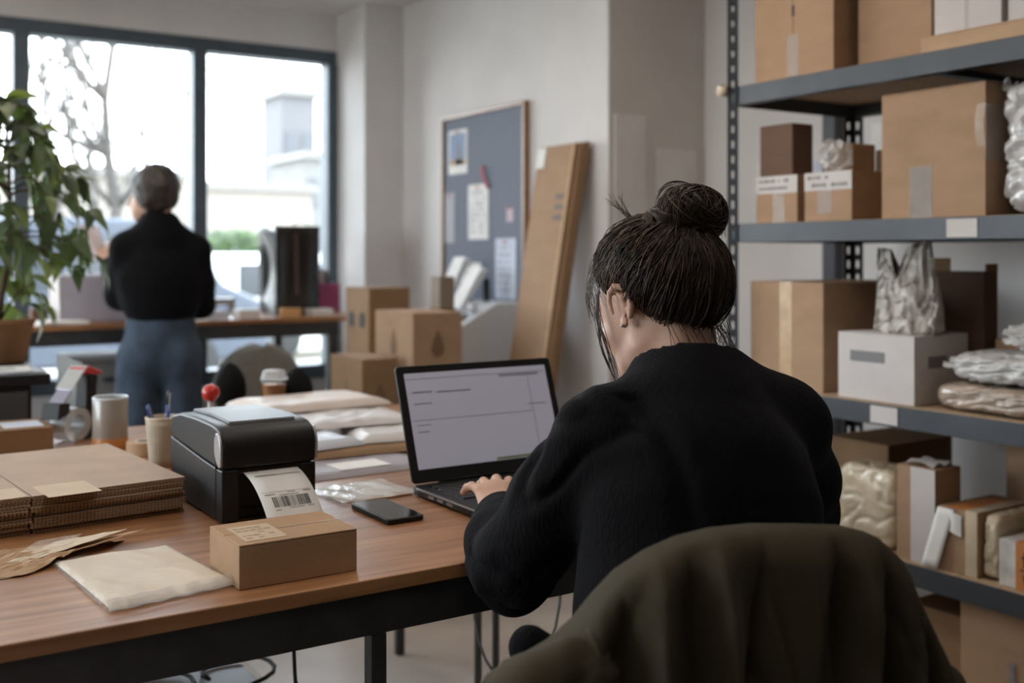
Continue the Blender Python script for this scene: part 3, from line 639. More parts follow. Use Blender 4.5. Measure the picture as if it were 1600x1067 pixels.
obj('cutter', MB().prism([(-.066, .06), (-.03, .072), (-.03, .096), (-.06, .1)], -.022, .022, 'y'), CABLE, t, bevel=.002)
rl = obj('tape_roll', MB().lathe([(.022, -.02), (.04, -.02), (.04, .02), (.022, .02)], 32, closed=True), film_mat('tape_film', (.62, .64, .64), .6, .1), t, smooth=False); rl.rotation_euler.x = pi / 2; rl.location = (-.005, 0, .042)
# iced coffee and two speakers
t = thing('iced_coffee_cup', 'clear plastic cup of light brown iced coffee between two black speakers', 'cup', (1.083, 2.875, DZ))
CP = glass_mat('cup_plastic', (.9, .9, .9))
obj('wall', MB().grid(lambda u, v: ((.026 + .0095 * v) * cos(2 * pi * u), (.026 + .0095 * v) * sin(2 * pi * u), .001 + .125 * v), 40, 6, True), CP, t, smooth=True)
obj('coffee', MB().lathe([(.0245, .003), (.0328, .112)], 36), M('milky_coffee', (.52, .23, .08), .4), t, smooth=True)
obj('lid', MB().lathe([(.036, .124), (.0385, .127), (.0385, .131), (.034, .134), (.031, .148), (.026, .152), (.008, .153)], 36), film_mat('lid_film', (.8, .82, .85), .4), t, smooth=True)
for (x, y, h, lab) in ((1.005, 2.985, .166, 'black egg shaped desk speaker, between the cup and the standing person'), (1.165, 2.885, .152, 'black egg shaped desk speaker, on the mailer side of the coffee cup')):
    t = thing('desk_speaker', lab, 'speaker', (x, y + .03, DZ), radians(-20), 'two desk speakers')
    MATB = M('matte_black', (.008, .008, .008), .8, spec=.12)
    obj('shell', MB().grid(lambda u, v: (.046 * sin(pi * (.97 * v + .0)) ** .55 * cos(2 * pi * u), .048 * sin(pi * (.97 * v)) ** .55 * sin(-2 * pi * u), .006 + (h - .006) * (1 - v) ** .9), 28, 18, True), MATB, t, smooth=True)
    obj('grille', MB().sphere((0, -.018, h * .5), (.026, .028, .05), 20, 12), CABLE, t, smooth=True)
    obj('foot', MB().lathe([(.03, 0), (.03, .005), (.024, .012)], 24), BLACKG, t)
for (x, y, lab, m_) in ((.78, 2.72, 'sheet of white paper lying on the desk behind the printer', PAPER), (.55, 2.62, 'sheet of lilac paper under the paper cup and the tape roll', M('lilac_paper', (.46, .40, .47), .8))):
    pass

# ------------------------------------------------------------------ black cabinet and potted plant
t = thing('black_cabinet', 'black cabinet behind the desk with papers and the potted plant on it', 'cabinet', (.2, 3.35, 0))
obj('body', MB().box(-.4, .30, -.245, .245, 0, .905), BLACKP, t, bevel=.004); obj('top', MB().box(-.42, .345, -.262, .262, .905, .935), BLACKP, t, bevel=.004)
obj('door', MB().box(-.39, .29, -.252, -.246, .05, .89), DGREY, t, bevel=.002)
t = thing('paper_sheets', 'glossy white printed sheets on top of the black cabinet', 'papers', (.46, 3.2, .935))
obj('sheet', MB().box(-.09, .07, -.08, .10, 0, .004), PAPER2, t, rz=.1); obj('sheet', MB().box(-.08, .05, -.07, .08, .0042, .007), PAPER, t, rz=-.12)
obj('print', scrib(MB(), (-.06, -.05, .0071), (1, 0, 0), (0, 1, 0), (0, 0, 1), .1, .1, 6, 8), INK2, t)
t = thing('black_folder', 'thin black folder lying on the black cabinet beside the sheets', 'folder', (.24, 3.2, .935))
obj('cover', MB().box(-.13, .1, -.09, .09, .0, .003).box(-.13, .1, -.09, .09, .015, .018).box(-.133, -.13, -.09, .09, 0, .018), BLACKP, t); obj('pages', MB().box(-.128, .095, -.086, .086, .0032, .0148), PAPER, t)
PX, PY = .47, 3.50
t = thing('potted_plant', 'tall leafy houseplant in a brown pot, by the window on the black cabinet', 'plant', (PX, PY, .935))
obj('pot', MB().lathe([(.075, 0), (.098, .11), (.102, .112), (.102, .128), (.094, .128), (.09, .11), (.07, .01)], 36), TERRA, t, smooth=True, bevel=.002)
obj('soil', MB().lathe([(.091, .108), (.091, .116), (.04, .12)], 24), SOIL, t)
obj('stem', MB().tube([(.0, .0, .1), (.012, 0, .2), (.03, .0, .3), (.035, .01, .45), (.03, .0, .62), (.02, 0, .74)], [.010, .009, .008, .007, .005, .003], 10), BARK, t, smooth=True)
def leaf_mesh(bend):
    mb = MB(); n = 7; vs = []; fs = []
    for i in range(n + 1):
        s = i / n; wd = .5 * sin(pi * min(1, s * 1.02) ** .75) * (1 - .25 * s) * .56 if i < n else 0.0
        if i == 0: wd = .02
        y = s; z = -bend * s * s; vs += [(-wd, y, z + abs(wd) * .35), (0, y, z), (wd, y, z + abs(wd) * .35)]
    for i in range(n): a = i * 3; fs += [(a, a + 1, a + 4, a + 3), (a + 1, a + 2, a + 5, a + 4)]
    return mb.add(vs, fs)
LM = []
for b_ in (.25, .55, .8):
    for m_ in LEAVES:
        me = leaf_mesh(b_).mesh('leaf'); me.materials.append(m_)
        for p_ in me.polygons: p_.use_smooth = True
        LM.append(me)
r = random.Random(21); brm = MB()
def put_leaf(p, az, pitch, L, dark=None):
    me = LM[r.choice((0, 1, 3, 4, 6, 7, 3, 4)) if r.random() < .8 else r.choice((2, 5, 8))] if dark is None else LM[dark]
    o = bpy.data.objects.new('leaf', me); COL.objects.link(o); o.parent = t; o.location = p
    o.rotation_euler = (pitch, r.uniform(-.5, .5), az); o.scale = (L * r.uniform(.75, 1.05), L, L)
NB = 46
for k in range(NB):
    h0 = .31 + .47 * (k / NB) + r.uniform(-.03, .03); az = k * 2.4 + r.uniform(-.3, .3)
    Lb = (.25 * (1 - .55 * max(0, (h0 - .45) / .3)) + r.uniform(-.05, .03)) * (.8 if h0 < .36 else 1); base = Vector((.03, 0, h0 - .03)); d = Vector((-sin(az), cos(az), 0))
    pts = [base + d * Lb * s + Vector((0, 0, .10 * s - .16 * s * s + .02 * s)) for s in (0, .25, .5, .75, 1)]
    brm.tube(pts, [.0035, .003, .0025, .002, .0015], 6)
    for s in (.4, .7, 1.0):
        p = base + d * Lb * s + Vector((0, 0, .10 * s - .16 * s * s + .02 * s))
        for q in range(2 if s < 1 else 3):
            put_leaf(p, az + r.uniform(-1.4, 1.4), radians(r.uniform(-70, 10)), r.uniform(.058, .105))
for q in range(12): put_leaf(Vector((.02, 0, .77)), q * .8, radians(r.uniform(-30, 35)), r.uniform(.09, .13))
for q in range(22):
    az = r.uniform(-2.4, -.2); rr_ = r.uniform(.02, .12); put_leaf(Vector((.02 - sin(az) * rr_, cos(az) * rr_, r.uniform(.15, .27))), az, radians(r.uniform(-70, -10)), r.uniform(.06, .10), r.choice((None, 2, 5)))
brm.tube([(0, 0, .11), (.05, -.01, .2), (.10, -.03, .235)], [.004, .003, .002], 6)
obj('branches', brm, BARK, t, smooth=True)
# ------------------------------------------------------------------ steel shelving along the right wall
SX0, SX1, SY0, SY1 = 2.26, 2.80, .46, 2.315
ZD = [.105, .496, .876, 1.34, 1.738, 2.14]
rack = thing('shelving_unit', 'dark grey steel shelving unit full of cartons and parcels along the wall', 'shelf', (SX0, SY0, 0))
def slotted_post(x, y, sx_, sy_):
    """L-angle post with a ladder of slots in both webs; sx_, sy_ = direction of the webs"""
    mb = MB(); wd, th, H = .042, .0025, 2.2
    for ax in (0, 1):
        for a, b in ((0, .014), (.028, wd)):
            if ax == 0: mb.box(*sorted((x, x + sx_ * th)), *sorted((y + sy_ * a, y + sy_ * b)), 0, H)
            else: mb.box(*sorted((x + sx_ * a, x + sx_ * b)), *sorted((y, y + sy_ * th)), 0, H)
        k = 0; z = 0
        while z < H:
            if ax == 0: mb.box(*sorted((x, x + sx_ * th)), *sorted((y + sy_ * .014, y + sy_ * .028)), z, min(H, z + .02))
            else: mb.box(*sorted((x + sx_ * .014, x + sx_ * .028)), *sorted((y, y + sy_ * th)), z, min(H, z + .02))
            z += .044
    return mb
RX, RY = SX1 - SX0, SY1 - SY0
for (x, y, a, b) in ((-.004, RY + .004, 1, -1), (-.004, -.004, 1, 1), (RX + .004, RY + .004, -1, -1), (RX + .004, -.004, -1, 1)):
    obj('post', slotted_post(x, y, a, b), POST, rack)
for z in ZD:
    obj('shelf_board', MB().box(.004, RX - .004, .004, RY - .004, z - .012, z), DECK, rack)
    obj('front_beam', MB().box(-.001, .0035, .0, RY, z - .054, z - .001).box(.0035, .03, .004, RY - .004, z - .054, z - .050), STEEL, rack, bevel=.001)
    obj('back_beam', MB().box(RX - .0035, RX + .001, 0, RY, z - .054, z - .001), STEEL, rack, bevel=.001)
    for y in (0.0, RY - .003): obj('side_beam', MB().box(.004, RX - .004, y, y + .003, z - .054, z - .001), STEEL, rack)
    for y in (.6, 1.25): obj('brace', MB().box(.004, RX - .004, y, y + .03, z - .03, z - .0125), STEEL, rack)
    for y in (RY - .02, .02):
        o = obj('rivet', MB().lathe([(.006, 0), (.005, .003), (.001, .004)], 10), DGREY, rack); o.rotation_euler.y = -pi / 2; o.location = (-.001, y, z - .027)
for (ya, yb, z) in ((1.512, 1.592, ZD[3]), (1.73, 1.811, ZD[2])):
    o = obj('label_plate', MB().box(-.003, -.001, ya - SY0, yb - SY0, z - .049, z - .006), WCARD, rack)
t = thing('foam_bumper', 'small cream round bumper hooked on the shelving post', 'bumper', (2.252, 2.335, 1.729))
obj('pad', MB().lathe([(.004, -.016), (.014, -.014), (.018, 0), (.014, .014), (.004, .016)], 20), CREAM, t, smooth=True); obj('clip', MB().box(.004, .03, -.03, .01, -.004, .004), BLACKP, t)
obj('hole', MB().lathe([(.0, -.0), (.008, .0), (.008, .004), (0, .004)], 14, (-.0, 0, .015)), BLACKG, t)

D1, D2_, D3, D4, D0 = [ZD[i] + .0007 for i in (4, 3, 2, 1, 0)]
# top visible shelf
c = carton('carton', 'tall tan carton with an upright seam on the top shelf, nearest the post', 2.285, 2.70, 1.952, 2.236, D1, D1 + .34, K1, flap='x', tape=None)
sticker(c, 'clear_tape', CTAPE, 'x', -.02, .02, .0, .12); sticker(c, 'ink_mark', INK, 'x', -.006, .004, .17, .2)
c = carton('carton', 'tan carton on the top shelf, second from the post', 2.35, 2.72, 1.70, 1.925, D1, D1 + .32, K1, tape=None)
c = carton('flat_carton', 'flat wide tan carton on the top shelf under the white boxes', 2.285, 2.7, 1.20, 1.683, D1, D1 + .042, K2, tape=None)
c = carton('white_box', 'white box with a cord, on the flat carton on the top shelf', 2.32, 2.6, 1.492, 1.67, D1 + .0425, D1 + .25, WCARD, tape=None)
sticker(c, 'cord', CTAPE, 'x', -.004, .006, .0, .2)
c = carton('white_box', 'second white box on the flat carton, farther from the shelving post', 2.33, 2.6, 1.29, 1.482, D1 + .0425, D1 + .24, WCARD, tape=None)
# second shelf
c1 = carton('carton', 'small carton with white printed band, on the second shelf by the post', 2.285, 2.50, 2.078, 2.231, D2_, D2_ + .131, K1, tape=None)
sticker(c1, 'printed_band', WCARD, 'x', -.0765, .0765, .082, .1305, 2, 12, rows=2); sticker(c1, 'clear_tape', CTAPE, 'x', -.03, .012, .0, .082)
c2 = carton('carton', 'carton with white printed band, between small carton and big carton on the second shelf', 2.285, 2.50, 1.892, 2.052, D2_, D2_ + .131, K1, tape=None)
sticker(c2, 'printed_band', WCARD, 'x', -.08, .08, .082, .1305, 2, 13, rows=2); sticker(c2, 'clear_tape', CTAPE, 'x', -.015, .035, .02, .082)
carton('brown_box', 'dark brown box standing upright on the small carton on the second shelf', 2.29, 2.372, 2.10, 2.222, D2_ + .1315, D2_ + .275, K4, tape=None)
carton('small_carton', 'little carton with crumpled plastic, on the white banded carton', 2.40, 2.495, 1.985, 2.047, D2_ + .1315, D2_ + .215, K2, tape=None)
carton('small_carton', 'small carton behind the big carton on the second shelf', 2.54, 2.74, 1.86, 2.02, D2_, D2_ + .205, K1, tape=None)
def crumple(name, label, cat, x, y, z, rx, ry, rz_, mat, seed, freq=22, amp=.45, n=22):
    t = thing(name, label, cat, (x, y, z)); mb = MB()
    def f(u, v):
        d = Vector((cos(2 * pi * u) * sin(pi * v), -sin(2 * pi * u) * sin(pi * v), cos(pi * v)))
        k = (1 + .16 * math.sin(d.x * 917 + d.y * 633 + d.z * 411 + seed)) + amp * (abs(mnoise.noise(d * 2.6 + Vector((seed, 0, 0)))) * 1.6 - .35) + amp * .35 * mnoise.noise(d * 7 + Vector((0, seed, 0)))
        zz = rz_ * d.z * k + rz_
        return (rx * d.x * k, ry * d.y * k, max(0.001, zz))
    obj('film', mb.grid(f, n, n // 2, True), mat, t); return t
crumple('crumpled_plastic', 'crumpled clear plastic on the banded carton, second shelf', 'plastic', 2.335, 1.985, D2_ + .132, .045, .04, .042, FILM, 3)
c = carton('big_carton', 'biggest plain tan carton on the second shelf, with clear tape patch', 2.285, 2.66, 1.509, 1.798, D2_, D2_ + .312, K1, tape=None)
sticker(c, 'clear_tape', CTAPE, 'x', -.002, .062, .0, .125); sticker(c, 'clear_tape', CTAPE, 'y', -.187, -.12, .13, .26)
obj('loose_tape', MB().grid(lambda u, v: (-.19 - .012 * sin(pi * v), -.125 - .02 * u - .012 * sin(pi * u) , .16 + .10 * v), 8, 10), CTAPE, c, smooth=True)
# wrapped block
def wrapped(name, label, cat, x0, x1, y0, y1, z0, z1, mat, seed=0, amp=.008, group=None, n=3.2, fq=18, top=None, frill=0.0):
    cx, cy, h = (x0 + x1) / 2, (y0 + y1) / 2, z1 - z0; hx, hy = (x1 - x0) / 2, (y1 - y0) / 2
    t = thing(name, label, cat, (cx, cy, z0), 0, group)
    def f(u, v):
        a, b = 2 * pi * u, pi * v
        d = Vector((cos(a) * sin(b), -sin(a) * sin(b), cos(b)))
        m_ = (abs(d.x) ** n + abs(d.y) ** n + abs(d.z) ** n) ** (-1 / n); q = d * m_
        k = amp * (mnoise.noise(Vector((q.x * hx * fq, q.y * hy * fq, q.z * h * fq)) + Vector((seed, seed, 0))) + .7 * abs(mnoise.noise(Vector((q.x * hx * fq * 2.6, q.y * hy * fq * 2.6, q.z * h * fq * .9)))))
        cz = abs(mnoise.noise(Vector((q.x * hx * fq * 1.3 + 7, q.y * hy * fq * 1.3 + q.z * 1.2, q.z * h * fq * .8 + seed)))); k -= amp * 1.3 * max(0, .16 - cz) / .16
        cz = abs(mnoise.noise(Vector((q.x * hx * fq * 2.9, q.y * hy * fq * 2.9 - q.z * 2, q.z * h * fq * 2.2 + seed)))); k -= amp * .6 * max(0, .16 - cz) / .16
        if frill and abs(q.y) > .8: k -= frill * (abs(q.y) - .8) / .2 * abs(q.z) * .8
        p = Vector((q.x * (hx + k), q.y * (hy + k * .6), h / 2 + q.z * (h / 2 + k * .5)))
        p.z = min(max(p.z, 0.0), h * 1.03); return p
    obj('wrapping', MB().grid(f, 110, 70, True), mat, t, smooth=True); return t
c = wrapped('wrapped_stack', 'tall white plastic wrapped block on the second shelf beside the big carton', 'package', 2.29, 2.56, 1.26, 1.482, D2_, D2_ + .312, M('shrink_wrap', (.50, .485, .48), .22, var=.06, bump=.5, bscale=18, coat=.6), 4, .012, n=6, fq=12)
obj('plastic_tuft', MB().grid(lambda u, v: (-.09 + .05 * v, .098 + .022 * sin(9 * u) + .012 * u, .235 + .07 * u + .02 * sin(7 * v)), 14, 10), FILM, c, smooth=True)
# third shelf
c = carton('big_carton', 'big tan carton with upright brown tape on the third shelf', 2.30, 2.72, 2.0, 2.268, D3, D3 + .297, K1, flap='x', tw=.045)
c['half'] = (.21, .134, .297)
c = carton('white_box', 'open white card box with a grey printed bar, on the third shelf', 2.283, 2.50, 1.70, 1.935, D3, D3 + .172, WCARD, tape=None)
sticker(c, 'grey_bar', M('grey_print', (.20, .20, .21), .7), 'x', -.03, .078, .098, .126); sticker(c, 'grey_bar', MATS['grey_print'], 'y', -.055, .02, .09, .12)
def pouch_bag():
    t = thing('bubble_bag', 'translucent bubble wrap pouch with folded top, standing on the white box', 'bag', (2.385, 1.792, D3 + .1725))
    def f(u, v):
        a = 2 * pi * u; wdy = .096 * (1 - .18 * v ** 2) ; wdx = .06 * (1 - v) ** .75 + .006
        s = 1 if v > .03 else .9
        y = wdy * cos(a) * s; x = wdx * sin(a) * s
        z = .215 * v
        if v > .7: z += .02 * (v - .7) / .3 * abs(cos(a)) * (1.5 if cos(a) < 0 else .2); 
        z -= .075 * max(0, (v - .66) / .34) * math.exp(-((cos(a) - .18) / .2) ** 2)
        k = .007 * mnoise.noise(Vector((cos(a) * 2.5, sin(a) * 2.5, v * 4))) + .004 * abs(mnoise.noise(Vector((cos(a) * 6, sin(a) * 6, v * 3))))
        cz = abs(mnoise.noise(Vector((cos(a) * 3.1 + v * 2, sin(a) * 3.1, v * 5 + 2)))); k -= .006 * max(0, .15 - cz) / .15
        return (x + k * 2 - .02 * v * v, y + k, z)
    obj('bubble_wrap', MB().grid(f, 100, 60, True), M('bubble_film', (.46, .425, .39), .38, var=.08, bump=.7, bscale=40, coat=.12), t, smooth=True)
pouch_bag()
t = thing('open_carton', 'dark brown open carton with raised flap, behind the bubble wrap pouch', 'box', (2.62, 1.775, D3))
obj('body', MB().box(-.09, -.03, -.1, .1, 0, .33), K4, t, bevel=.002); obj('flap', MB().box(-.09, -.086, .0, .1, .33, .365), K3, t); obj('flap', MB().box(-.08, -.03, -.1, -.096, .33, .35), K3, t)
carton('carton', 'low brown carton behind the white card box, third shelf', 2.46, 2.73, 1.50, 1.66, D3, D3 + .175, K1, tape=None) if False else None
carton('low_carton', 'low tan carton behind the plastic packages on the third shelf', 2.54, 2.75, 1.36, 1.65, D3, D3 + .16, K1, tape=None)
wrapped('plastic_package', 'flat brown package in clear glossy plastic, lying on the third shelf', 'package', 2.285, 2.525, 1.33, 1.668, D3, D3 + .068, POLYB, 7, .0045, n=4, fq=16)
c = wrapped('plastic_package', 'white plastic package with twisted ends, on the brown package, third shelf', 'package', 2.292, 2.50, 1.32, 1.638, D3 + .069, D3 + .145, POLY, 9, .007, n=3.4, fq=16, frill=.02)
obj('twisted_end', MB().grid(lambda u, v: (-.06 + .05 * u, .150 + .030 * v, .03 + .035 * u * (1 - .5 * v) + .014 * sin(12 * u) * v), 10, 8), FILM, c, smooth=True)
crumple('crumpled_plastic', 'crumpled clear plastic lying on the white plastic package', 'plastic', 2.42, 1.46, D3 + .146, .06, .07, .032, FILM, 8)
# fourth shelf
carton('carton', 'carton behind the cream wrapped parcel on the fourth shelf', 2.44, 2.72, 1.90, 2.10, D4, D4 + .24, K3, tape=None)
wrapped('wrapped_parcel', 'cream plastic wrapped parcel on the fourth shelf beside the white striped carton', 'package', 2.30, 2.42, 1.775, 1.96, D4, D4 + .205, POLYC, 2, .0045, n=7, fq=11)
c = carton('striped_carton', 'tall brown carton with a broad white stripe, on the fourth shelf', 2.283, 2.385, 1.642, 1.751, D4, D4 + .232, K1, tape=None)
sticker(c, 'white_stripe', WCARD, 'x', -.0545, .014, .0, .2318); 
obj('crushed_top', MB().grid(lambda u, v: (-.04 + .08 * u, -.04 + .08 * v, .2325 + .012 * abs(sin(5 * u + 3 * v))), 10, 10), WCARD, c)
c = carton('taped_parcel', 'brown parcel bound with white paper tape on the fourth shelf', 2.284, 2.50, 1.528, 1.632, D4, D4 + .152, K1, tape=None)
obj('white_tape', MB().grid(lambda u, v: (-.112 - .016 * (1 - v), .052 + .035 * (1 - v) - .045 * u, .004 + .145 * v), 4, 8), PAPER, c, smooth=True, solid=.0006)
obj('white_tape', MB().box(-.1092, -.1082, -.05, -.02, 0, .152).box(-.1085, .108, -.05, -.02, .152, .1527), POLYC, c); obj('orange_tape', MB().box(-.1092, .06, -.02, .03, .1522, .1532), ORANGE, c)
obj('paper_tag', MB().grid(lambda u, v: (-.1125 - .004 * sin(3 * u), -.012 + .034 * u, .088 + .05 * v + .01 * u), 6, 6), PAPER, c, smooth=True)
wrapped('cream_parcel', 'cream film wrapped parcel beside the taped parcel on the fourth shelf', 'package', 2.295, 2.50, 1.485, 1.524, D4, D4 + .150, POLYC, 5, .003, n=7, fq=20)
carton('big_carton', 'big tan carton at the back of the fourth shelf, behind the wrapped parcels', 2.555, 2.76, 1.25, 1.63, D4, D4 + .30, K1, tape=None)
c = carton('banded_box', 'white marbled box with an orange marked band, on the fourth shelf', 2.286, 2.46, 1.33, 1.476, D4, D4 + .106, M('marbled_card', (.62, .59, .56), .6, var=.2, scale=22), tape=None)
s_ = sticker(c, 'orange_band', ORANGE, 'x', -.018, .032, .0, .1058); obj('orange_band', MB().box(-.087, .087, -.018, .032, .106, .1066), ORANGE, c)
mk = MB(); hx = .087
for (ya, za, yb, zb, wd) in ((.012, .085, .012, .05, .003), (.022, .045, .0, .045, .003), (.018, .075, .006, .065, .003), (.0, .085, -.008, .07, .003), (.014, .035, .010, .015, .003), (.004, .03, .0, .02, .004)):
    a, b = Vector((-hx - .0008, ya, za)), Vector((-hx - .0008, yb, zb)); d = (b - a); mk.obox((a + b) / 2, d / 2, Vector((0, d.z, -d.y)).normalized() * wd / 2, (.0002, 0, 0))
obj('brush_marks', mk, INK, s_)
sticker(c, 'label', PAPER, 'x', -.073, -.022, .0, .1, 1, 4, rows=3)
# lowest shelf
c = carton('big_carton', 'big tan carton with faded upright writing on the lowest shelf', 2.296, 2.70, 1.22, 1.582, D0, D0 + .355, K1, tape=None)
wr = MB()
for i, (y0, L_) in enumerate(((.035, .17), (.0, .22), (-.04, .13))):
    scrib(wr, (-.2078, y0, .05), (0, 0, 1), (0, 1, 0), (-1, 0, 0), L_, .022, 1, 30 + i, .95, .8)
obj('writing', wr, INK2, c)
carton('carton', 'dim brown carton on the lowest shelf beside the big written carton', 2.36, 2.68, 1.60, 1.78, D0, D0 + .26, K3, tape=None)
# papers on the wall behind the shelves
r = random.Random(3)
for k, (y, z, w_, h_) in enumerate(((2.86, 1.50, .13, .19), (2.70, 1.44, .2, .28), (2.30, 1.56, .2, .26), (2.05, 1.55, .16, .22))):
    o = obj('wall_paper_sheet', MB().box(2.996, 2.9985, y - w_ / 2, y + w_ / 2, z - h_ / 2, z + h_ / 2), PAPER2 if k % 2 else PAPER)
    o.name = 'pinned_sheet'; tag(o, ['small pale sheet on the wall behind the shelving post', 'large bluish sheet on the wall behind the dark brown box', 'pale sheet on the wall behind the shelving, over the little carton', 'bluish sheet on the wall behind the big carton'][k], 'paper', 'sheets on the wall behind the shelves')

# ------------------------------------------------------------------ leaning flat-packed cardboard and pinboard
t = thing('cardboard_panel', 'tall flat packed carton leaning against the wall beside the pinboard', 'cardboard', (2.16, 3.42, 0))
lean = .285; Hc = 1.675
def lb(x0, x1, y0, y1, z0, z1):
    mb = MB().box(x0, x1, y0, y1, z0, z1); mb.v = [(x + z * lean / Hc, y, z) for x, y, z in mb.v]; return mb
obj('panel', lb(0, .012, -.10, .145, 0, Hc), K1, t, bevel=.002); obj('panel', lb(.013, .024, -.12, .14, 0, Hc - .01), K3, t, bevel=.002); obj('panel', lb(.025, .05, -.125, .135, 0, Hc + .004), K3, t, bevel=.002)
obj('flap', lb(-.004, -.0005, -.1, -.085, 0.02, Hc), K2, t)
o = obj('label', lb(-.0035, -.0005, .09, .145, Hc - .085, Hc - .005), PAPER, t)
pk = MB()
for z in (1.38, 1.42, 1.46): scrib(pk, (-.0012 + z * lean / Hc, -.02, z), (0, -1, 0), (0, 0, 1), (-1, 0, 0), .06, .025, 1, int(z * 100), .95, .9)
obj('printed_marks', pk, INK2, t)
t = thing('pinboard', 'grey felt pinboard with thin oak frame on the wall', 'board', (XB, 4.09, 1.33))
BW, BH0, BH1 = .352, -.42, .56
obj('felt', MB().box(-.018, -.001, -BW + .012, BW - .012, BH0 + .012, BH1 - .012), CORK, t)
for b in (MB().box(-.03, -.001, -BW, -BW + .016, BH0, BH1), MB().box(-.03, -.001, BW - .016, BW, BH0, BH1), MB().box(-.03, -.001, -BW + .016, BW - .016, BH1 - .016, BH1), MB().box(-.03, -.001, -BW + .016, BW - .016, BH0, BH0 + .016)):
    obj('frame_rail', b, OAK, t, bevel=.002)
def pin(label, px_y, z, w_, h_, mat, marks=None, picture=False):
    t = thing('pinned_sheet', label, 'paper', (XB - .0188, px_y, z), 0, 'sheets on the pinboard')
    obj('sheet', MB().box(-.0012, 0, -w_ / 2, w_ / 2, -h_ / 2, h_ / 2), mat, t)
    if marks: obj('print', scrib(MB(), (-.0012, w_ * .4, -h_ * .4), (0, -1, 0), (0, 0, 1), (-1, 0, 0), w_ * .8, h_ * .8, marks, int(z * 77)), M('pale_ink', (.42, .43, .48), .8), t)
    if picture:
        obj('picture', MB().box(-.0016, -.0011, -w_ * .42, w_ * .42, -h_ * .3, h_ * .42), M('photo_sky', (.16, .22, .36), .6), t)
        obj('picture', MB().prism([(-w_ * .3, -h_ * .3), (w_ * .1, -h_ * .3), (w_ * .05, h_ * .1), (-.0, h_ * .3), (-w_ * .12, h_ * .1)], -.002, -.0016, 'x'), M('photo_dark', (.13, .13, .15), .6), t)
        obj('picture', MB().box(-.002, -.0015, -w_ * .42, w_ * .42, -h_ * .3, -h_ * .18), M('photo_sand', (.36, .22, .10), .6), t)
    ph = obj('pin_head', MB().lathe([(.001, 0), (.006, .002), (.006, .007), (.001, .009)], 10), RED, t); ph.rotation_euler.y = -pi / 2; ph.location = (-.0014, 0, h_ * .44)
pin('picture print pinned at the top of the pinboard', 4.30, 1.72, .17, .20, PAPER, picture=True)
pin('narrow grey sheet at the far edge of the pinboard', 4.375, 1.42, .09, .23, M('grey_sheet', (.42, .42, .46), .8))
pin('white letter sheet pinned in the middle of the pinboard', 4.12, 1.44, .17, .245, PAPER, 8)
pin('small white card pinned low on the pinboard', 4.185, 1.17, .17, .09, PAPER, 3)
pin('bluish sheet in the lower corner of the pinboard, next to the cardboard', 3.895, 1.19, .16, .26, PAPER2, 7)
pin('small pinkish sticker at the framed edge of the pinboard', 3.86, 1.42, .05, .06, M('pinkish', (.55, .45, .50), .8))
o = obj('red_ribbon', MB().grid(lambda u, v: (-.004 - .01 * sin(3 * v), .02 * u + .045 * v, .1 * v - .05), 3, 8), M('red_cloth', (.40, .06, .09), .7), smooth=True, solid=.002, loc=(XB - .02, 4.02, 1.59)); tag(o, 'small red ribbon hanging on the pinboard', 'ribbon')

# ------------------------------------------------------------------ white printer and papers on a side table under the pinboard
t = thing('side_table', 'low light wood side table under the pinboard', 'table', (2.27, 4.02, 0))
obj('tabletop', MB().box(-.20, .225, -.365, .40, .76, .785), wood_mat('light_wood', (.42, .30, .2), (.52, .40, .29)), t, bevel=.003)
for x in (-.18, .19):
    for y in (-.34, .37): obj('leg', MB().box(x - .02, x + .02, y - .02, y + .02, 0, .7595), WPLAST, t, bevel=.002)
obj('shelf', MB().box(-.155, .165, -.315, .345, .3, .32), WPLAST, t)
t = thing('white_printer', 'bulky white office printer with raised paper trays under the pinboard', 'printer', (2.285, 3.92, .7857))
obj('body', MB().prism([(-.17, 0), (.19, 0), (.19, .27), (.05, .27), (-.155, .165), (-.17, .15)], -.22, .24, 'y'), WPLAST, t, bevel=.008, seg=3); obj('output_tray', MB().box(-.2, -.165, -.12, .16, .05, .075), DGREY, t, bevel=.003); obj('slot', MB().box(-.172, -.168, -.15, .18, .085, .115), M('slot_dark', (.10, .12, .14), .5), t)
obj('control_panel', MB().obox((-.10, -.12, .2), (.035, 0, .03), (0, .05, 0), (-.003, 0, .0035)), DGREY, t)
obj('knob', MB().sphere((-.04, -.17, .25), .022, 14, 10), WPLAST, t, smooth=True)
for (y, L_) in ((.12, .21), (-.02, .17)):
    tr_ = obj('paper_tray', MB().obox((.03, y, .235 + L_ / 2), (-.06, 0, -L_ / 2), (0, .055, 0), (-.006, 0, .002)), WPLAST, t, bevel=.002)
    obj('paper', MB().obox((.018, y, .245 + L_ / 2), (-.055, 0, -L_ / 2), (0, .047, 0), (-.002, 0, .0006)), PAPER, tr_); obj('support', MB().obox((.10, y - .03, .25 + L_ / 3), (.0, 0, L_ / 3), (0, .012, 0), (.008, 0, 0)), BLACKP, tr_)
for k in range(3):
    o = obj('paper_ream', MB().box(-.1, .1, -.075, .075, 0, .028), PAPER if k % 2 else CREAM, bevel=.003, loc=(2.19, 4.28 , .7857 + .0285 * k), rz=.06 * k); tag(o, ['lowest paper ream on the side table, beside the white printer', 'middle paper ream on the side table', 'topmost paper ream on the side table'][k], 'paper', 'paper reams on the side table')

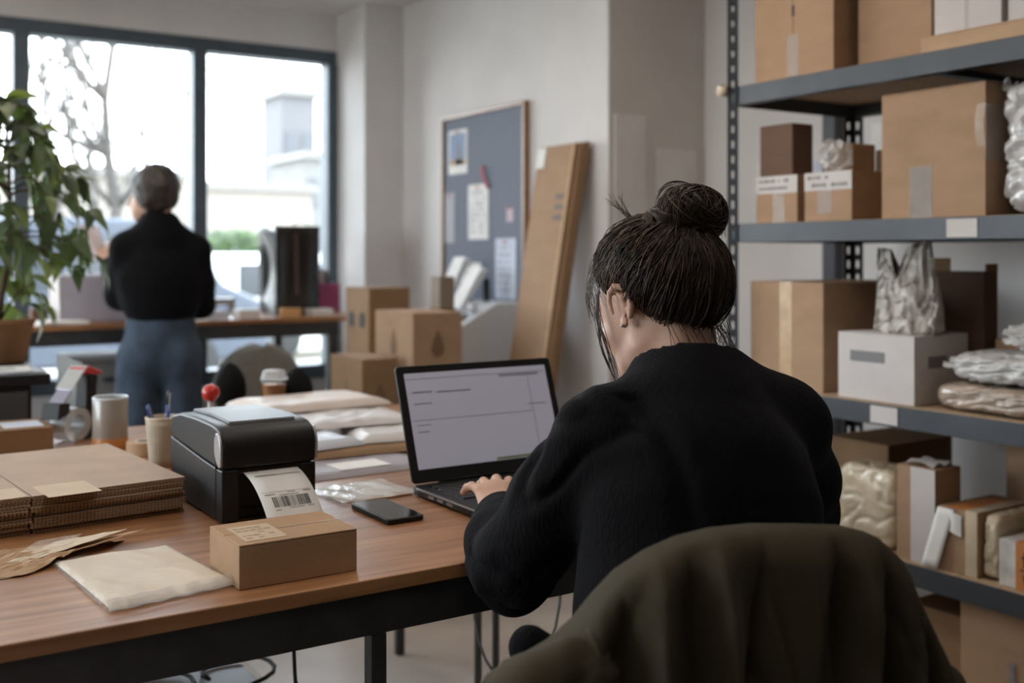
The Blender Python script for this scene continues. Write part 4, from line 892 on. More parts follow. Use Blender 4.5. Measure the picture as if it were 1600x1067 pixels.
# ------------------------------------------------------------------ stacked cartons by the column
def logo(t, face, cz, s=.05):
    hx, hy, h = t['half']; pts = [(0, s), (s * .35, s * .3), (s * .55, -s * .4), (s * .3, -s * .9), (-s * .3, -s * .9), (-s * .55, -s * .4), (-s * .35, s * .3)]
    if face == 'x': b = MB().prism([(a, cz + z) for a, z in pts], -hx - .001, -hx, 'x')
    else: b = MB().prism([(a, cz + z) for a, z in pts], -hy - .001, -hy, 'y')
    obj('printed_emblem', b, M('brown_print', (.20, .115, .065), .8), t)
BX = 1.95
b1 = carton('carton', 'lowest wide carton of the stack by the column, on the floor', 1.72, 1.97, 3.335, 3.73, 0, .4195, K3, tape=None)
b2 = carton('carton', 'pale carton in the middle of the stack by the column', 1.728, 1.965, 3.335, 3.72, .42, .838, K1)
b3 = carton('emblem_carton', 'tan carton with a drop emblem on top of the stack by the column', 1.75, 1.945, 3.32, 3.615, .839, 1.048, K1, tape=None); logo(b3, 'x', .1); logo(b3, 'y', .1)
b4 = carton('carton', 'tall narrow carton between the emblem carton stack and the side table', 1.985, 2.055, 3.555, 3.638, 0, 1.05, K3, tape=None)
b5 = carton('small_carton', 'small grey brown carton on the tall narrow carton by the column', 1.99, 2.052, 3.56, 3.634, 1.0505, 1.168, M('kraft_grey', (.26, .21, .165), .8, var=.06), tape=None)
b7 = carton('carton', 'carton on the floor under the dark carton with hand holes', 1.85, 2.03, 3.88, 4.10, 0, .56, K3, tape=None)
b6 = carton('open_carton', 'dark carton with hand holes behind the emblem carton', 1.85, 2.03, 3.88, 4.10, .5605, 1.119, K3, tape=None)
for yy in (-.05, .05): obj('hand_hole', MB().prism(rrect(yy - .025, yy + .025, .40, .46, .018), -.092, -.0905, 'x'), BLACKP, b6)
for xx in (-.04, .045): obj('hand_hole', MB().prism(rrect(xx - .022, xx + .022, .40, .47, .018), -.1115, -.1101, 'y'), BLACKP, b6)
b9 = carton('carton', 'carton on the floor under the two emblem carton', 1.575, 1.716, 3.366, 3.63, 0, .45, K1, tape=None)
b8 = carton('emblem_carton', 'brown carton with two emblems, lowest in front of the stack', 1.58, 1.715, 3.366, 3.63, .4505, .894, K3, tape=None); logo(b8, 'x', .32, .05); logo(b8, 'y', .32, .045)

# ------------------------------------------------------------------ work bench under the window
BY0, BY1, BZ = 4.46, 5.17, .978
t = thing('window_bench', 'long high work bench with dark frame under the window', 'bench', (.3, 4.8, 0))
obj('worktop', MB().box(-1.9, 1.87, BY0 - 4.8, BY1 - 4.8, BZ - .022, BZ), DESK, t, bevel=.002)
obj('frame', MB().box(-1.89, 1.685, BY0 - 4.79, BY0 - 4.765, BZ - .082, BZ - .0225).box(-1.89, 1.685, BY1 - 4.835, BY1 - 4.81, BZ - .082, BZ - .0225), BLACKMETAL, t)
for x in (-1.87, -.1, 1.655):
    for y in (BY0 - 4.777, BY1 - 4.822): obj('leg', MB().box(x - .02, x + .02, y - .02, y + .02, 0, BZ - .0825), BLACKMETAL, t, bevel=.002)
t = thing('drawer_cabinet', 'grey cabinet with drawers standing under the window bench', 'cabinet', (1.06, 4.82, 0))
GC = M('grey_cabinet', (.20, .195, .19), .6, var=.05)
obj('body', MB().box(-.14, .14, -.25, .27, 0, .82), GC, t, bevel=.003)
for k in range(3):
    d_ = obj('drawer', MB().box(-.135, .135, -.262, -.2505, .04 + .26 * k, .285 + .26 * k), GC, t, bevel=.002); obj('handle', MB().box(-.06, .06, -.275, -.2625, .22 + .26 * k, .235 + .26 * k), STEEL, d_)
carton('carton', 'brown carton on the floor under the bench, beside the grey cabinet', 0.70, .90, 4.52, 4.8, 0, .55, K3, tape=None)
# things on the bench
t = thing('document_box', 'pale mauve sloping document box on the window bench', 'box', (.98, 4.72, BZ))
obj('body', MB().prism([(-.11, 0), (-.08, .185), (-.05, .195), (.10, .195), (.11, 0)], -.13, .17, 'x'), MAUVE, t, bevel=.003); obj('side_panel', MB().prism([(-.112, 0), (-.082, .187), (.11, .197), (.115, 0)], -.135, -.1305, 'x'), WCARD, t)
carton('small_carton', 'little dark brown carton on the window bench beside the plant', .755, .815, 4.69, 4.76, BZ, BZ + .055, K4, tape=None)
for k, (x, y, m_, lab) in enumerate(((.84, 4.555, PAPER, 'white papers on the window bench in front of the mauve box'), (1.22, 4.60, PAPER2, 'bluish papers on the bench beside the standing person'))):
    t = thing('paper_sheets', lab, 'papers', (x, y, BZ), .2 * k)
    for q in range(3): obj('sheet', MB().box(-.09, .09, -.07, .07, .004 * q, .004 * q + .0035), m_, t, rz=.08 * q)
t = thing('black_bag', 'tall open black paper bag with satin sides on the window bench', 'bag', (1.885, 4.76, BZ))
BG = M('black_satin', (.012, .011, .011), .22, bump=.3, bscale=9, coat=.3)
def bagf(u, v):
    a = u * 4; k = int(a) % 4; f = a - int(a); c = [(-.12, .11), (-.12, -.10), (.085, -.10), (.085, .11)]
    x0, y0 = c[k]; x1, y1 = c[(k + 1) % 4]; x, y = x0 + (x1 - x0) * f, y0 + (y1 - y0) * f
    fl_ = 1 + .03 * v; pinch = .035 * sin(pi * f) * sin(pi * v) if k in (0, 2) else .012 * sin(2 * pi * f) * sin(pi * v)
    if k == 0: x += pinch
    elif k == 2: x -= pinch
    else: y += pinch * (1 if k == 1 else -1)
    return (x * fl_, y * fl_, .002 + .40 * v)
obj('sides', MB().grid(bagf, 48, 14, True), BG, t, smooth=True, solid=.002); obj('base', MB().box(-.115, .08, -.095, .105, 0, .004), BG, t)
obj('handle', MB().tube([(-.03, -.1, .38), (-.03, -.085, .41), (.0, -.08, .425), (.04, -.085, .41), (.04, -.1, .38)], .003, 6), CABLE, t)
obj('painted_reflection', MB().box(-.035, .03, -.1035, -.1015, .09, .37), M('reflection_brown', (.07, .042, .034), .3, bump=.2, bscale=12), t)  # brownish reflection on the bag front, put on as a coloured strip
o = obj('notebook', MB().box(-.05, .05, -.012, .012, 0, .135), PINK, bevel=.002, loc=(2.08, 4.80, BZ), rz=-.3); tag(o, 'magenta notebook standing on the bench beside the black bag', 'notebook')
t = thing('file_holder', 'white file holder standing at the end of the window bench', 'file holder', (2.06, 4.97, BZ), -.2)
obj('back', MB().box(-.10, .08, .045, .05, 0, .20), WCARD, t); obj('side', MB().prism([(-.1, 0), (.05, 0), (.05, .2), (-.1, .12)], .075, .08, 'x'), WCARD, t) if False else obj('side', MB().box(.075, .08, -.05, .05, 0, .2), DGREY, t); obj('side', MB().box(-.10, -.095, -.05, .05, 0, .16), WCARD, t); obj('base', MB().box(-.1, .08, -.05, .05, 0, .004), WCARD, t)
r = random.Random(12)
bits = [('bluish plastic tub on the bench between the standing person and the black bag', 1.47, 4.60, .05, .04, .035, PAPER2), ('white carton of labels on the bench near the black bag', 1.60, 4.58, .05, .035, .035, PAPER), ('pink roll box on the bench behind the standing person', 1.40, 4.72, .035, .035, .05, M('pink_card', (.55, .33, .35), .7)),
        ('blue tape box on the bench near the pink roll box', 1.53, 4.74, .04, .04, .045, M('blue_card', (.16, .24, .42), .6)), ('orange card box in front of the black bag', 1.79, 4.55, .045, .03, .036, M('orange_card', (.60, .34, .14), .7)), ('white envelope box at the end of the bench', 1.93, 4.56, .05, .05, .03, PAPER), ('grey scanner block on the bench by the window', 1.62, 5.0, .06, .05, .07, GREYP)]
for lab, x, y, a, b, h, m_ in bits:
    t = thing('small_box', lab, 'box', (x, y, BZ), r.uniform(-.3, .3)); obj('body', MB().box(-a, a, -b, b, 0, h * .75), m_, t, bevel=.002); obj('lid', MB().box(-a - .001, a + .001, -b - .001, b + .001, h * .75, h), m_, t, bevel=.002)
o = obj('dark_cloth_bag', MB().grid(lambda u, v: ((.10 - .06 * v) * cos(2 * pi * u) - .03 * v, (.07 - .03 * v) * sin(2 * pi * u), .16 * v * (1 - .12 * cos(2 * pi * u))), 30, 12, True).lathe([(.0, 0), (.09, .0)], 8), M('brown_cloth', (.09, .075, .07), .9, var=.2), smooth=True, solid=.003, loc=(1.395, 4.88, BZ)); tag(o, 'small slumped dark cloth bag on the bench behind the standing person', 'bag')

# ------------------------------------------------------------------ office chair by the bench
t = thing('office_chair', 'grey mesh office chair with rounded back, tucked under the window bench', 'chair', (1.545, 4.60, 0), radians(6))
MESHG = M('mesh_grey', (.25, .245, .23), .85, var=.1, scale=40)
obj('backrest', MB().grid(lambda u, v: ((u - .5) * .40 * sqrt(max(0.02, 1 - max(0, (v - .45) / .55) ** 2.4)), -.20 - .05 * (1 - (2 * u - 1) ** 2) - .05 * v, .50 + .375 * v), 20, 20), MESHG, t, smooth=True, solid=.025)
obj('seat', MB().sphere((0, .02, .47), (.24, .23, .045), 28, 12), DGREY, t, smooth=True)
obj('back_post', MB().tube([(0, -.1, .43), (0, -.2, .45), (0, -.26, .55), (0, -.262, .68)], .018, 8), BLACKP, t, smooth=True)
for s in (-1, 1): obj('armrest', MB().tube([(s * .22, .0, .45), (s * .27, .0, .5), (s * .27, -.02, .60), (s * .27, .1, .615), (s * .27, -.12, .615)], .017, 8), BLACKP, t, smooth=True)
obj('gas_lift', MB().lathe([(.025, .08), (.025, .3), (.018, .3), (.018, .43)], 16), SILVER, t)
for k in range(5):
    a = 2 * pi * k / 5; l_ = obj('base_arm', MB().tube([(0, 0, .1), (.28 * cos(a), .28 * sin(a), .065)], [.022, .014], 8), BLACKP, t); obj('caster', MB().lathe([(.0, -.012), (.026, -.012), (.026, .012), (0, .012)], 14, (0, 0, 0)), BLACKG, l_).location = (.28 * cos(a), .28 * sin(a), .027); l_.children[0].rotation_euler = (pi / 2, 0, a)

# ------------------------------------------------------------------ under the desk
t = thing('storage_bin', 'pale translucent plastic storage bin under the desk', 'bin', (.62, 2.35, 0))
PB = M('frosted_plastic', (.46, .46, .45), .35)
obj('tub', MB().box(-.2, .2, -.15, .15, 0, .30), PB, t, bevel=.015, seg=3); obj('lid', MB().box(-.21, .21, -.16, .16, .3, .32), WPLAST, t, bevel=.005)
o = obj('power_cable', MB().tube([(.12 * cos(a * .35) + .01 * a - .3, .10 * sin(a * .35), .012 + .003 * sin(a)) for a in range(46)], .005, 6), CABLE, smooth=True, loc=(.70, 2.33, .318)); tag(o, 'coil of black cable lying on the plastic bin under the desk', 'cable')
o = obj('hanging_cable', MB().tube([(.0 + .09 * sin(a * .26), .01 * cos(a * .5), -.22 - .2 * cos(a * .26) - .002 * a) for a in range(0, 25)] , .004, 6), CABLE, smooth=True, loc=(.86, 1.95, .755 + .4)); 
o.location.z = .754; tag(o, 'loop of dark cable hanging under the desk behind the leg', 'cable')
o = obj('hanging_cable', MB().tube([(.11 * sin(a * .26), 0, -.2 - .2 * cos(a * .26)) for a in range(0, 25)], .003, 6), GREYP, smooth=True, loc=(1.25, 1.9, .754)); tag(o, 'loop of grey cable hanging under the desk below the laptop', 'cable')
# ------------------------------------------------------------------ implicit surfaces for bodies, hair and clothes
class SDF:
    def __init__(s, lo, hi, h):
        s.lo = np.array(lo, dtype=np.float32); s.h = h
        s.n = np.maximum(4, np.ceil((np.array(hi) - np.array(lo)) / h).astype(int) + 1)
        s.f = np.full(s.n, 1.0, dtype=np.float32)
    def _win(s, lo, hi, pad):
        a = np.clip(np.floor((np.array(lo) - pad - s.lo) / s.h).astype(int), 0, s.n); b = np.clip(np.ceil((np.array(hi) + pad - s.lo) / s.h).astype(int) + 1, 0, s.n)
        if (b <= a).any(): return None, None
        ax = [s.lo[i] + s.h * np.arange(a[i], b[i], dtype=np.float32) for i in range(3)]
        return tuple(slice(a[i], b[i]) for i in range(3)), np.stack(np.meshgrid(*ax, indexing='ij'), -1)
    def _join(s, sl, d, k, sub):
        f = s.f[sl]
        if sub: f = -f
        if k > 0: hh = np.clip(.5 + .5 * (f - d) / k, 0, 1); r_ = f * (1 - hh) + d * hh - k * hh * (1 - hh)
        else: r_ = np.minimum(f, d)
        s.f[sl] = -r_ if sub else r_
    def cap(s, a, b, ra, rb=None, k=.02, flat=None, sub=False):
        """tapered capsule; flat = (axis vector, factor): squeezed along that axis"""
        rb = ra if rb is None else rb; a = np.array(a, dtype=np.float32); b = np.array(b, dtype=np.float32); R_ = max(ra, rb) + k
        sl, P = s._win(np.minimum(a, b), np.maximum(a, b), R_ + .02)
        if sl is None: return s
        q = P - a; ba = b - a; t = np.clip((q @ ba) / max(1e-9, float(ba @ ba)), 0, 1); q = q - t[..., None] * ba
        if flat is not None:
            ax = np.array(flat[0], dtype=np.float32); ax = ax / np.linalg.norm(ax); q = q + (q @ ax)[..., None] * ax * (1 / flat[1] - 1)
        d = np.linalg.norm(q, axis=-1) - (ra + (rb - ra) * t)
        if flat is not None: d = d * (.5 + .5 * flat[1])
        s._join(sl, d, k, sub); return s
    def chain(s, pts, rs, k=.02, flat=None):
        for i in range(len(pts) - 1): s.cap(pts[i], pts[i + 1], rs[i], rs[i + 1], k, flat)
        return s
    def ell(s, c, r, k=.02, R=None, sub=False):
        c = np.array(c, dtype=np.float32); r = np.array(r, dtype=np.float32); m = float(r.max()) + k
        sl, P = s._win(c, c, m + .02)
        if sl is None: return s
        q = P - c
        if R is not None: q = q @ np.array(R, dtype=np.float32)     # columns of R = local axes
        k0 = np.linalg.norm(q / r, axis=-1); k1 = np.linalg.norm(q / (r * r), axis=-1) + 1e-6
        s._join(sl, k0 * (k0 - 1) / k1, k, sub); return s
    def mesh(s, name):
        f, h, o = s.f, s.h, s.lo; nx, ny, nz = f.shape; m = (nx - 1, ny - 1, nz - 1)
        acc = np.zeros(m + (3,), np.float32); cnt = np.zeros(m, np.float32); S = f < 0; cr = []
        for ax in range(3):
            sl0 = [slice(None)] * 3; sl1 = [slice(None)] * 3; sl0[ax] = slice(0, -1); sl1[ax] = slice(1, None)
            A, B = f[tuple(sl0)], f[tuple(sl1)]; c = S[tuple(sl0)] != S[tuple(sl1)]; cr.append(c)
            t = np.where(c, A / np.where(c, A - B, 1), 0)
            o1, o2 = [i for i in range(3) if i != ax]
            for d1 in (0, 1):
                for d2 in (0, 1):
                    q = [slice(None)] * 3; q[o1] = slice(d1, d1 + m[o1]); q[o2] = slice(d2, d2 + m[o2]); q = tuple(q)
                    cc = c[q]; cnt += cc; acc[..., ax] += np.where(cc, t[q], 0); acc[..., o1] += cc * d1; acc[..., o2] += cc * d2
        act = cnt > 0; idx = np.full(m, -1, np.int64); idx[act] = np.arange(act.sum())
        ijk = np.argwhere(act); V = (ijk + acc[act] / cnt[act][:, None]) * h + o; F = []
        for ax in range(3):
            o1, o2 = [i for i in range(3) if i != ax]; c = cr[ax]; e = np.argwhere(c)
            ok = (e[:, o1] > 0) & (e[:, o2] > 0) & (e[:, o1] < m[o1]) & (e[:, o2] < m[o2]); e = e[ok]
            def cell(d1, d2):
                g = e.copy(); g[:, o1] -= d1; g[:, o2] -= d2; return idx[g[:, 0], g[:, 1], g[:, 2]]
            qd_ = np.stack([cell(1, 1), cell(0, 1), cell(0, 0), cell(1, 0)], 1)
            ins = S[e[:, 0], e[:, 1], e[:, 2]]; flip = ins if ax != 1 else ~ins
            qd_[~flip] = qd_[~flip][:, ::-1]; F.append(qd_)
        F = np.concatenate(F); F = F[(F >= 0).all(1)]
        return V.astype(np.float64), F
def np_mesh(name, V, F):
    me = bpy.data.meshes.new(name); me.from_pydata(V.tolist(), [], F.tolist()); me.update()
    for p in me.polygons: p.use_smooth = True
    return me
def relax(V, F, it=2, lam=.5):
    for _ in range(it):
        acc = np.zeros_like(V); c = np.zeros(len(V))
        for i in range(4):
            a, b = F[:, i], F[:, (i + 1) % 4]
            np.add.at(acc, a, V[b]); np.add.at(c, a, 1); np.add.at(acc, b, V[a]); np.add.at(c, b, 1)
        V = V + lam * (acc / np.maximum(c, 1)[:, None] - V)
    return V
def vnormals(V, F):
    n = np.cross(V[F[:, 2]] - V[F[:, 0]], V[F[:, 3]] - V[F[:, 1]]); N = np.zeros_like(V)
    for i in range(4): np.add.at(N, F[:, i], n)
    return N / np.maximum(1e-12, np.linalg.norm(N, axis=1))[:, None]
def L3(a, b, t): return tuple(a[i] + (b[i] - a[i]) * t for i in range(3))

# ------------------------------------------------------------------ seated person at the laptop
per = thing('person', 'seated person with dark hair in a bun and black knit sweater, typing at the laptop', 'person', (0, 0, 0))
HC = Vector((1.090, 1.274, 1.178))                                     # middle of the skull
yaw, pitch = radians(4), radians(-22)
HR = Matrix.Rotation(yaw, 3, 'Z') @ Matrix.Rotation(pitch, 3, 'X') @ Matrix.Rotation(radians(3), 3, 'Y')
HRn = np.array(HR)
def hp(x, y, z): return tuple(HC + HR @ Vector((x, y, z)))
SHL, SHR = (.918, 1.203, 1.0), (1.228, 1.132, .993)
ELL, WRL, MIDL = (.852, 1.315, .795), (.968, 1.527, .825), (.913, 1.43, .828)
ELR, WRR = (1.375, 1.245, .80), (1.225, 1.50, .846)
NB = (1.077, 1.193, 1.042)
PEL, WAI, CHE = (.985, 1.075, .575), (1.005, 1.085, .74), (1.045, 1.13, .90)
HIPL, HIPR = (.93, 1.10, .55), (1.085, 1.065, .55); KNL, KNR = (1.125, 1.50, .535), (1.32, 1.47, .535); ANL, ANR = (1.15, 1.44, .10), (1.36, 1.40, .10)
lat = Vector((.972, -.235, 0)); fwd = Vector((.235, .972, 0)); FL = tuple(fwd)
B = SDF((.72, .84, .0), (1.5, 1.75, 1.34), .0075)
B.cap(PEL, WAI, .135, .125, .03, (FL, .72)); B.cap(WAI, CHE, .125, .14, .03, (FL, .72)); B.cap(CHE, (1.06, 1.16, .985), .14, .12, .03, (FL, .7))
B.cap(L3(NB, SHL, .15), SHL, .05, .045, .03); B.cap(L3(NB, SHR, .15), SHR, .05, .045, .03)
B.chain([SHL, L3(SHL, ELL, .5), ELL, MIDL, WRL], [.045, .042, .036, .035, .024], .015); B.chain([SHR, L3(SHR, ELR, .5), ELR, L3(ELR, WRR, .4), WRR], [.045, .042, .036, .035, .024], .015)
for hip, kn, an in ((HIPL, KNL, ANL), (HIPR, KNR, ANR)):
    B.chain([hip, L3(hip, kn, .5), kn], [.085, .075, .056], .03); B.chain([kn, L3(kn, an, .35), an], [.055, .052, .036], .02)
    B.cap(an, (an[0], an[1] + .14, .045), .035, .03, .02)
B.cap((1.073, 1.195, 1.01), hp(0, -.02, -.07), .056, .05, .025)
V0, F0 = B.mesh('body'); V0 = relax(V0, F0, 2)
# head (finer grid), in world space through hp()
H_ = SDF((.96, 1.13, .99), (1.22, 1.43, 1.31), .0035)
def he(x, y, z, rx, ry, rz_, k=.012, sub=False): H_.ell(hp(x, y, z), (rx, ry, rz_), k, HRn, sub)
he(0, -.008, .025, .0735, .094, .083); he(0, .018, -.02, .066, .078, .085, .02); he(0, .045, -.075, .045, .045, .045, .025); he(0, .072, -.102, .022, .018, .016, .02)
for s in (-1, 1):
    H_.cap(hp(s * .052, .0, -.07), hp(s * .025, .065, -.1), .017, .016, .02)          # jaw
    he(s * .036, .066, -.035, .024, .018, .02, .015)                                    # cheekbone
    he(s * .032, .0945, .004, .017, .013, .0105, .006, True)                            # eye socket
    he(s * .031, .080, .003, .0125, .0125, .0115, .002)                                 # eyeball and lids
    H_.cap(hp(s * .014, .088, .02), hp(s * .046, .078, .02), .006, .005, .01)           # brow
    H_.cap(hp(s * .018, .084, -.064), hp(0, .090, -.064), .005, .0065, .004); H_.cap(hp(s * .017, .083, -.072), hp(0, .089, -.0725), .005, .0065, .004)
    # ear: rim, lobe, inner ridge and the bowl between them
    ec = Vector((s * .0735, -.004, -.014)); pts = []
    for a in (-60, -20, 20, 60, 95, 130, 165, 200):
        pts.append(hp(ec.x + s * (.010 + .006 * cos(radians(a - 150))), ec.y - .017 * cos(radians(a)) - .006, ec.z + .027 * sin(radians(a)) + .006))
    H_.chain(pts, [.0052, .0048, .0044, .0046, .0048, .0046, .0042, .0036], .003)
    he(s * .079, -.004, -.036, .005, .008, .010, .004); he(s * .076, -.008, -.006, .005, .012, .022, .004)
    H_.chain([hp(s * .082, -.016, -.02), hp(s * .084, -.014, 0), hp(s * .083, -.006, .012)], [.0035, .0035, .003], .003)
H_.cap(hp(0, .088, .008), hp(0, .108, -.032), .0075, .0115, .01); he(.011, .096, -.036, .008, .009, .007, .006); he(-.011, .096, -.036, .008, .009, .007, .006)
H_.cap(hp(0, -.028, -.055), (1.076, 1.205, 1.02), .050, .057, .028); 
H_.cap(hp(-.022, -.056, -.07), (1.055, 1.172, 1.04), .017, .02, .02); H_.cap(hp(.022, -.056, -.07), (1.098, 1.168, 1.04), .017, .02, .02)   # neck muscles
V1, F1 = H_.mesh('head'); V1 = relax(V1, F1, 1)
def hand(wr, dirv, side, lo, hi, pose):
    """wr wrist, dirv towards the knuckles, side=+1 thumb on +X side"""
    d = Vector(dirv).normalized(); up = Vector((0, 0, 1)); x = d.cross(up).normalized(); up = x.cross(d).normalized(); o = Vector(wr)
    def P(a, b, c): return tuple(o + d * a + x * (b * side) + up * c)
    G = SDF(lo, hi, .0022); nv = tuple(up)
    G.cap(P(-.03, 0, 0), P(.012, 0, 0), .021, .023, .012, (nv, .75)); G.cap(P(.01, 0, 0), P(.052, 0, .002), .026, .030, .014, (nv, .5))
    G.cap(P(.02, .018, -.004), P(.06, .022, 0), .015, .013, .012); G.cap(P(.02, -.018, -.003), P(.058, -.022, -.002), .013, .011, .012)
    for i, (b, L, r0) in enumerate(((.027, .066, .0088), (.009, .073, .0091), (-.010, .068, .0086), (-.027, .054, .0076))):
        lift, curl, spread = pose[i]; a0 = .066 - (.004 if i in (0, 2) else .011 if i == 3 else 0); p0 = Vector((a0, b, .004))
        ang = lift; q = p0; pts = [P(.03, b * .8, .0), P(*q)]; rs = [r0, r0 * 1.05]
        for j, f in enumerate((.45, .31, .24)):
            q = q + Vector((cos(ang) * L * f, spread * L * f, sin(ang) * L * f)); pts.append(P(*q)); rs.append(r0 * (.95 - .1 * j)); ang -= curl * (1.0 if j else .9)
        G.chain(pts, rs, .0035)
    q = Vector((.018, .022, -.006)); pts = [P(*q)]; rs = [.0125]
    for v, r0 in (((.022, .019, -.006), .0112), ((.026, .010, -.008), .0095), ((.020, .0, -.006), .0078)): q = q + Vector(v); pts.append(P(*q)); rs.append(r0)
    G.chain(pts, rs, .005); Vh, Fh = G.mesh('hand'); return relax(Vh, Fh, 1), Fh
hl = hand(WRL, (.36, .86, .36), 1, (.86, 1.44, .75), (1.16, 1.74, .95), ((-.25, .55, .10), (-.22, .58, .0), (-.24, .6, -.14), (-.25, .52, -.40)))
hr = hand(WRR, (-.12, .97, -.03), -1, (1.08, 1.44, .76), (1.36, 1.74, .93), ((.05, .5, .10), (.10, .55, .02), (.10, .6, -.08), (.05, .55, -.2)))
allV, allF, off = [], [], 0
for Vx, Fx in ((V0, F0), (V1, F1), hl, hr): allV.append(Vx); allF.append(Fx + off); off += len(Vx)
BODYV, BODYF = np.concatenate(allV), np.concatenate(allF)
# sweater
S_ = SDF((.68, .83, .52), (1.52, 1.62, 1.17), .006)
S_.cap((.972, 1.06, .60), (1.0, 1.08, .745), .182, .170, .02, (FL, .70)); S_.cap((1.0, 1.08, .74), (1.04, 1.118, .90), .170, .172, .03, (FL, .72)); S_.cap((1.04, 1.118, .90), (1.062, 1.155, .995), .170, .115, .03, (FL, .70))
S_.cap((1.052, 1.118, .93), (1.065, 1.145, 1.02), .10, .075, .04, (FL, .8))
S_.cap(L3(NB, SHL, .2), SHL, .056, .056, .045); S_.cap(L3(NB, SHR, .1), L3(NB, SHR, .75), .066, .068, .045); S_.cap(L3(NB, SHR, .5), SHR, .06, .057, .045)
S_.chain([SHL, L3(SHL, ELL, .5), L3(SHL, ELL, .85), ELL], [.058, .064, .062, .054], .03); S_.chain([ELL, L3(ELL, MIDL, .6), MIDL, L3(MIDL, WRL, .45)], [.056, .054, .044, .034], .03); S_.ell((.868, 1.372, .80), (.048, .045, .052), .04); S_.cap((.875, 1.07, .65), (.768, 1.14, .752), .055, .03, .03)
S_.chain([SHR, L3(SHR, ELR, .5), L3(SHR, ELR, .85), ELR], [.058, .062, .058, .052], .03); S_.chain([ELR, L3(ELR, WRR, .35), L3(ELR, WRR, .8), L3(ELR, WRR, .93)], [.052, .045, .035, .032], .025)
S_.cap((1.065, 1.175, 1.02), (1.079, 1.196, 1.060), .098, .080, .04)                                                   # rise to the neckband
S_.cap((1.076, 1.19, 1.056), (1.096, 1.225, 1.144), .071, .070, .008, sub=True)                                          # open neckline
V, F = S_.mesh('sweater'); V = relax(V, F, 3)
N = vnormals(V, F); disp = np.zeros(len(V))
armA, armB = np.array(SHL), np.array(ELL); ax = (armB - armA) / np.linalg.norm(armB - armA)
for i in range(len(V)):
    p = Vector(V[i]); 
    n1 = mnoise.noise(Vector((p.x * 7 + p.z * 3, p.y * 7, p.z * 5))) ; n2 = mnoise.noise(Vector((p.x * 16, p.y * 16 + p.z * 9, p.z * 7 + 4)))
    la = (p - Vector(SHL)).dot(Vector(ax)); dA = ((p - Vector(SHL)) - Vector(ax) * la).length
    wa = max(0, 1 - abs(dA - .06) / .05) if -.06 < la < .36 and p.x < .96 else 0
    fold = abs(mnoise.noise(Vector((p.x * 9 - p.z * 12, p.y * 8, p.z * 6 + p.x * 10)))) 
    lf = max(0, 1 - abs((p - Vector(L3(ELL, WRL, .45))).length) / .16)
    rib = sin(((p - Vector(ELL)).dot(Vector((.5, .8, .25)))) * 150 + p.z * 40)
    disp[i] = .006 * n1 + .0032 * n2 - wa * .012 * max(0, .22 - fold) / .22 + lf * .0016 * rib * (.6 + n2)
    # seam crease where the sleeve joins the back
    cr_ = abs((p.x - .935) - .12 * (p.z - .95) * 0 + .25 * (1.0 - p.z) * .15 - .0 )
    if p.y < 1.2 and .72 < p.z < 1.06: disp[i] -= .010 * math.exp(-(cr_ / .012) ** 2)
V = V + N * disp[:, None]
def rest(V, seat=.449):
    V = V.copy(); on = (V[:, 1] > 1.428) & (V[:, 0] < 1.6) & (V[:, 2] < .7815) & (V[:, 2] > .70); V[on, 2] = .7815
    ed = (V[:, 1] > 1.415) & (V[:, 1] <= 1.428) & (V[:, 2] < .782) & (V[:, 2] > .68); V[ed, 1] = 1.4145
    st_ = (V[:, 2] < seat) & (V[:, 2] > .36) & (V[:, 1] < 1.36); V[st_, 2] = seat; return V
V = rest(V)
obj('sweater', np_mesh('sweater', V, F), KNIT, per)
ring = []
for k in range(49):
    a = 2 * pi * k / 48; c = Vector((1.0795, 1.1985, 1.079)) + (lat * cos(a) * .0735 + fwd * sin(a) * .0715); c.z += -.006 - .014 * sin(a) - .006 * cos(2 * a) * 0; ring.append(c)
obj('neckband', MB().tube(ring, .0075, 10, False), KNIT, per, smooth=True)
cu = MB()
for a_, b_ in ((L3(MIDL, WRL, .35), L3(MIDL, WRL, .85)), (L3(ELR, WRR, .86), L3(ELR, WRR, .99))): cu.tube([a_, L3(a_, b_, .5), b_], [.034, .0335, .0315], 24, False)
obj('cuffs', cu, KNIT, per, smooth=True, solid=.003)
# trousers and shoes
T_ = SDF((.74, .88, .07), (1.4, 1.72, .74), .009)
T_.cap((.975, 1.07, .57), (.985, 1.08, .66), .155, .15, .03, (FL, .74))
for hip, kn, an in ((HIPL, KNL, ANL), (HIPR, KNR, ANR)): T_.chain([hip, L3(hip, kn, .5), kn], [.097, .088, .068], .03); T_.chain([kn, L3(kn, an, .4), L3(kn, an, .93)], [.067, .062, .05], .02)
V, F = T_.mesh('trousers'); obj('trousers', np_mesh('trousers', rest(relax(V, F, 2)), F), DARKDENIM, per)
obj('body', np_mesh('body', rest(BODYV, .452), BODYF), SKIN, per)
for an in (ANL, ANR):
    G = SDF((an[0] - .08, an[1] - .1, -.01), (an[0] + .08, an[1] + .24, .14), .006); G.cap((an[0], an[1] - .02, .05), (an[0], an[1] + .16, .038), .046, .036, .02); G.cap((an[0], an[1], .05), (an[0], an[1], .10), .045, .043, .02)
    V, F = G.mesh('shoe'); V[:, 2] = np.maximum(V[:, 2], .012); obj('shoe', np_mesh('shoe', V, F), BLACKP, per); obj('sole', MB().prism([(an[0] + .042 * cos(a) , an[1] + .07 + .125 * sin(a)) for a in [2 * pi * k / 20 for k in range(20)]], .001, .0125), WCARD, per)
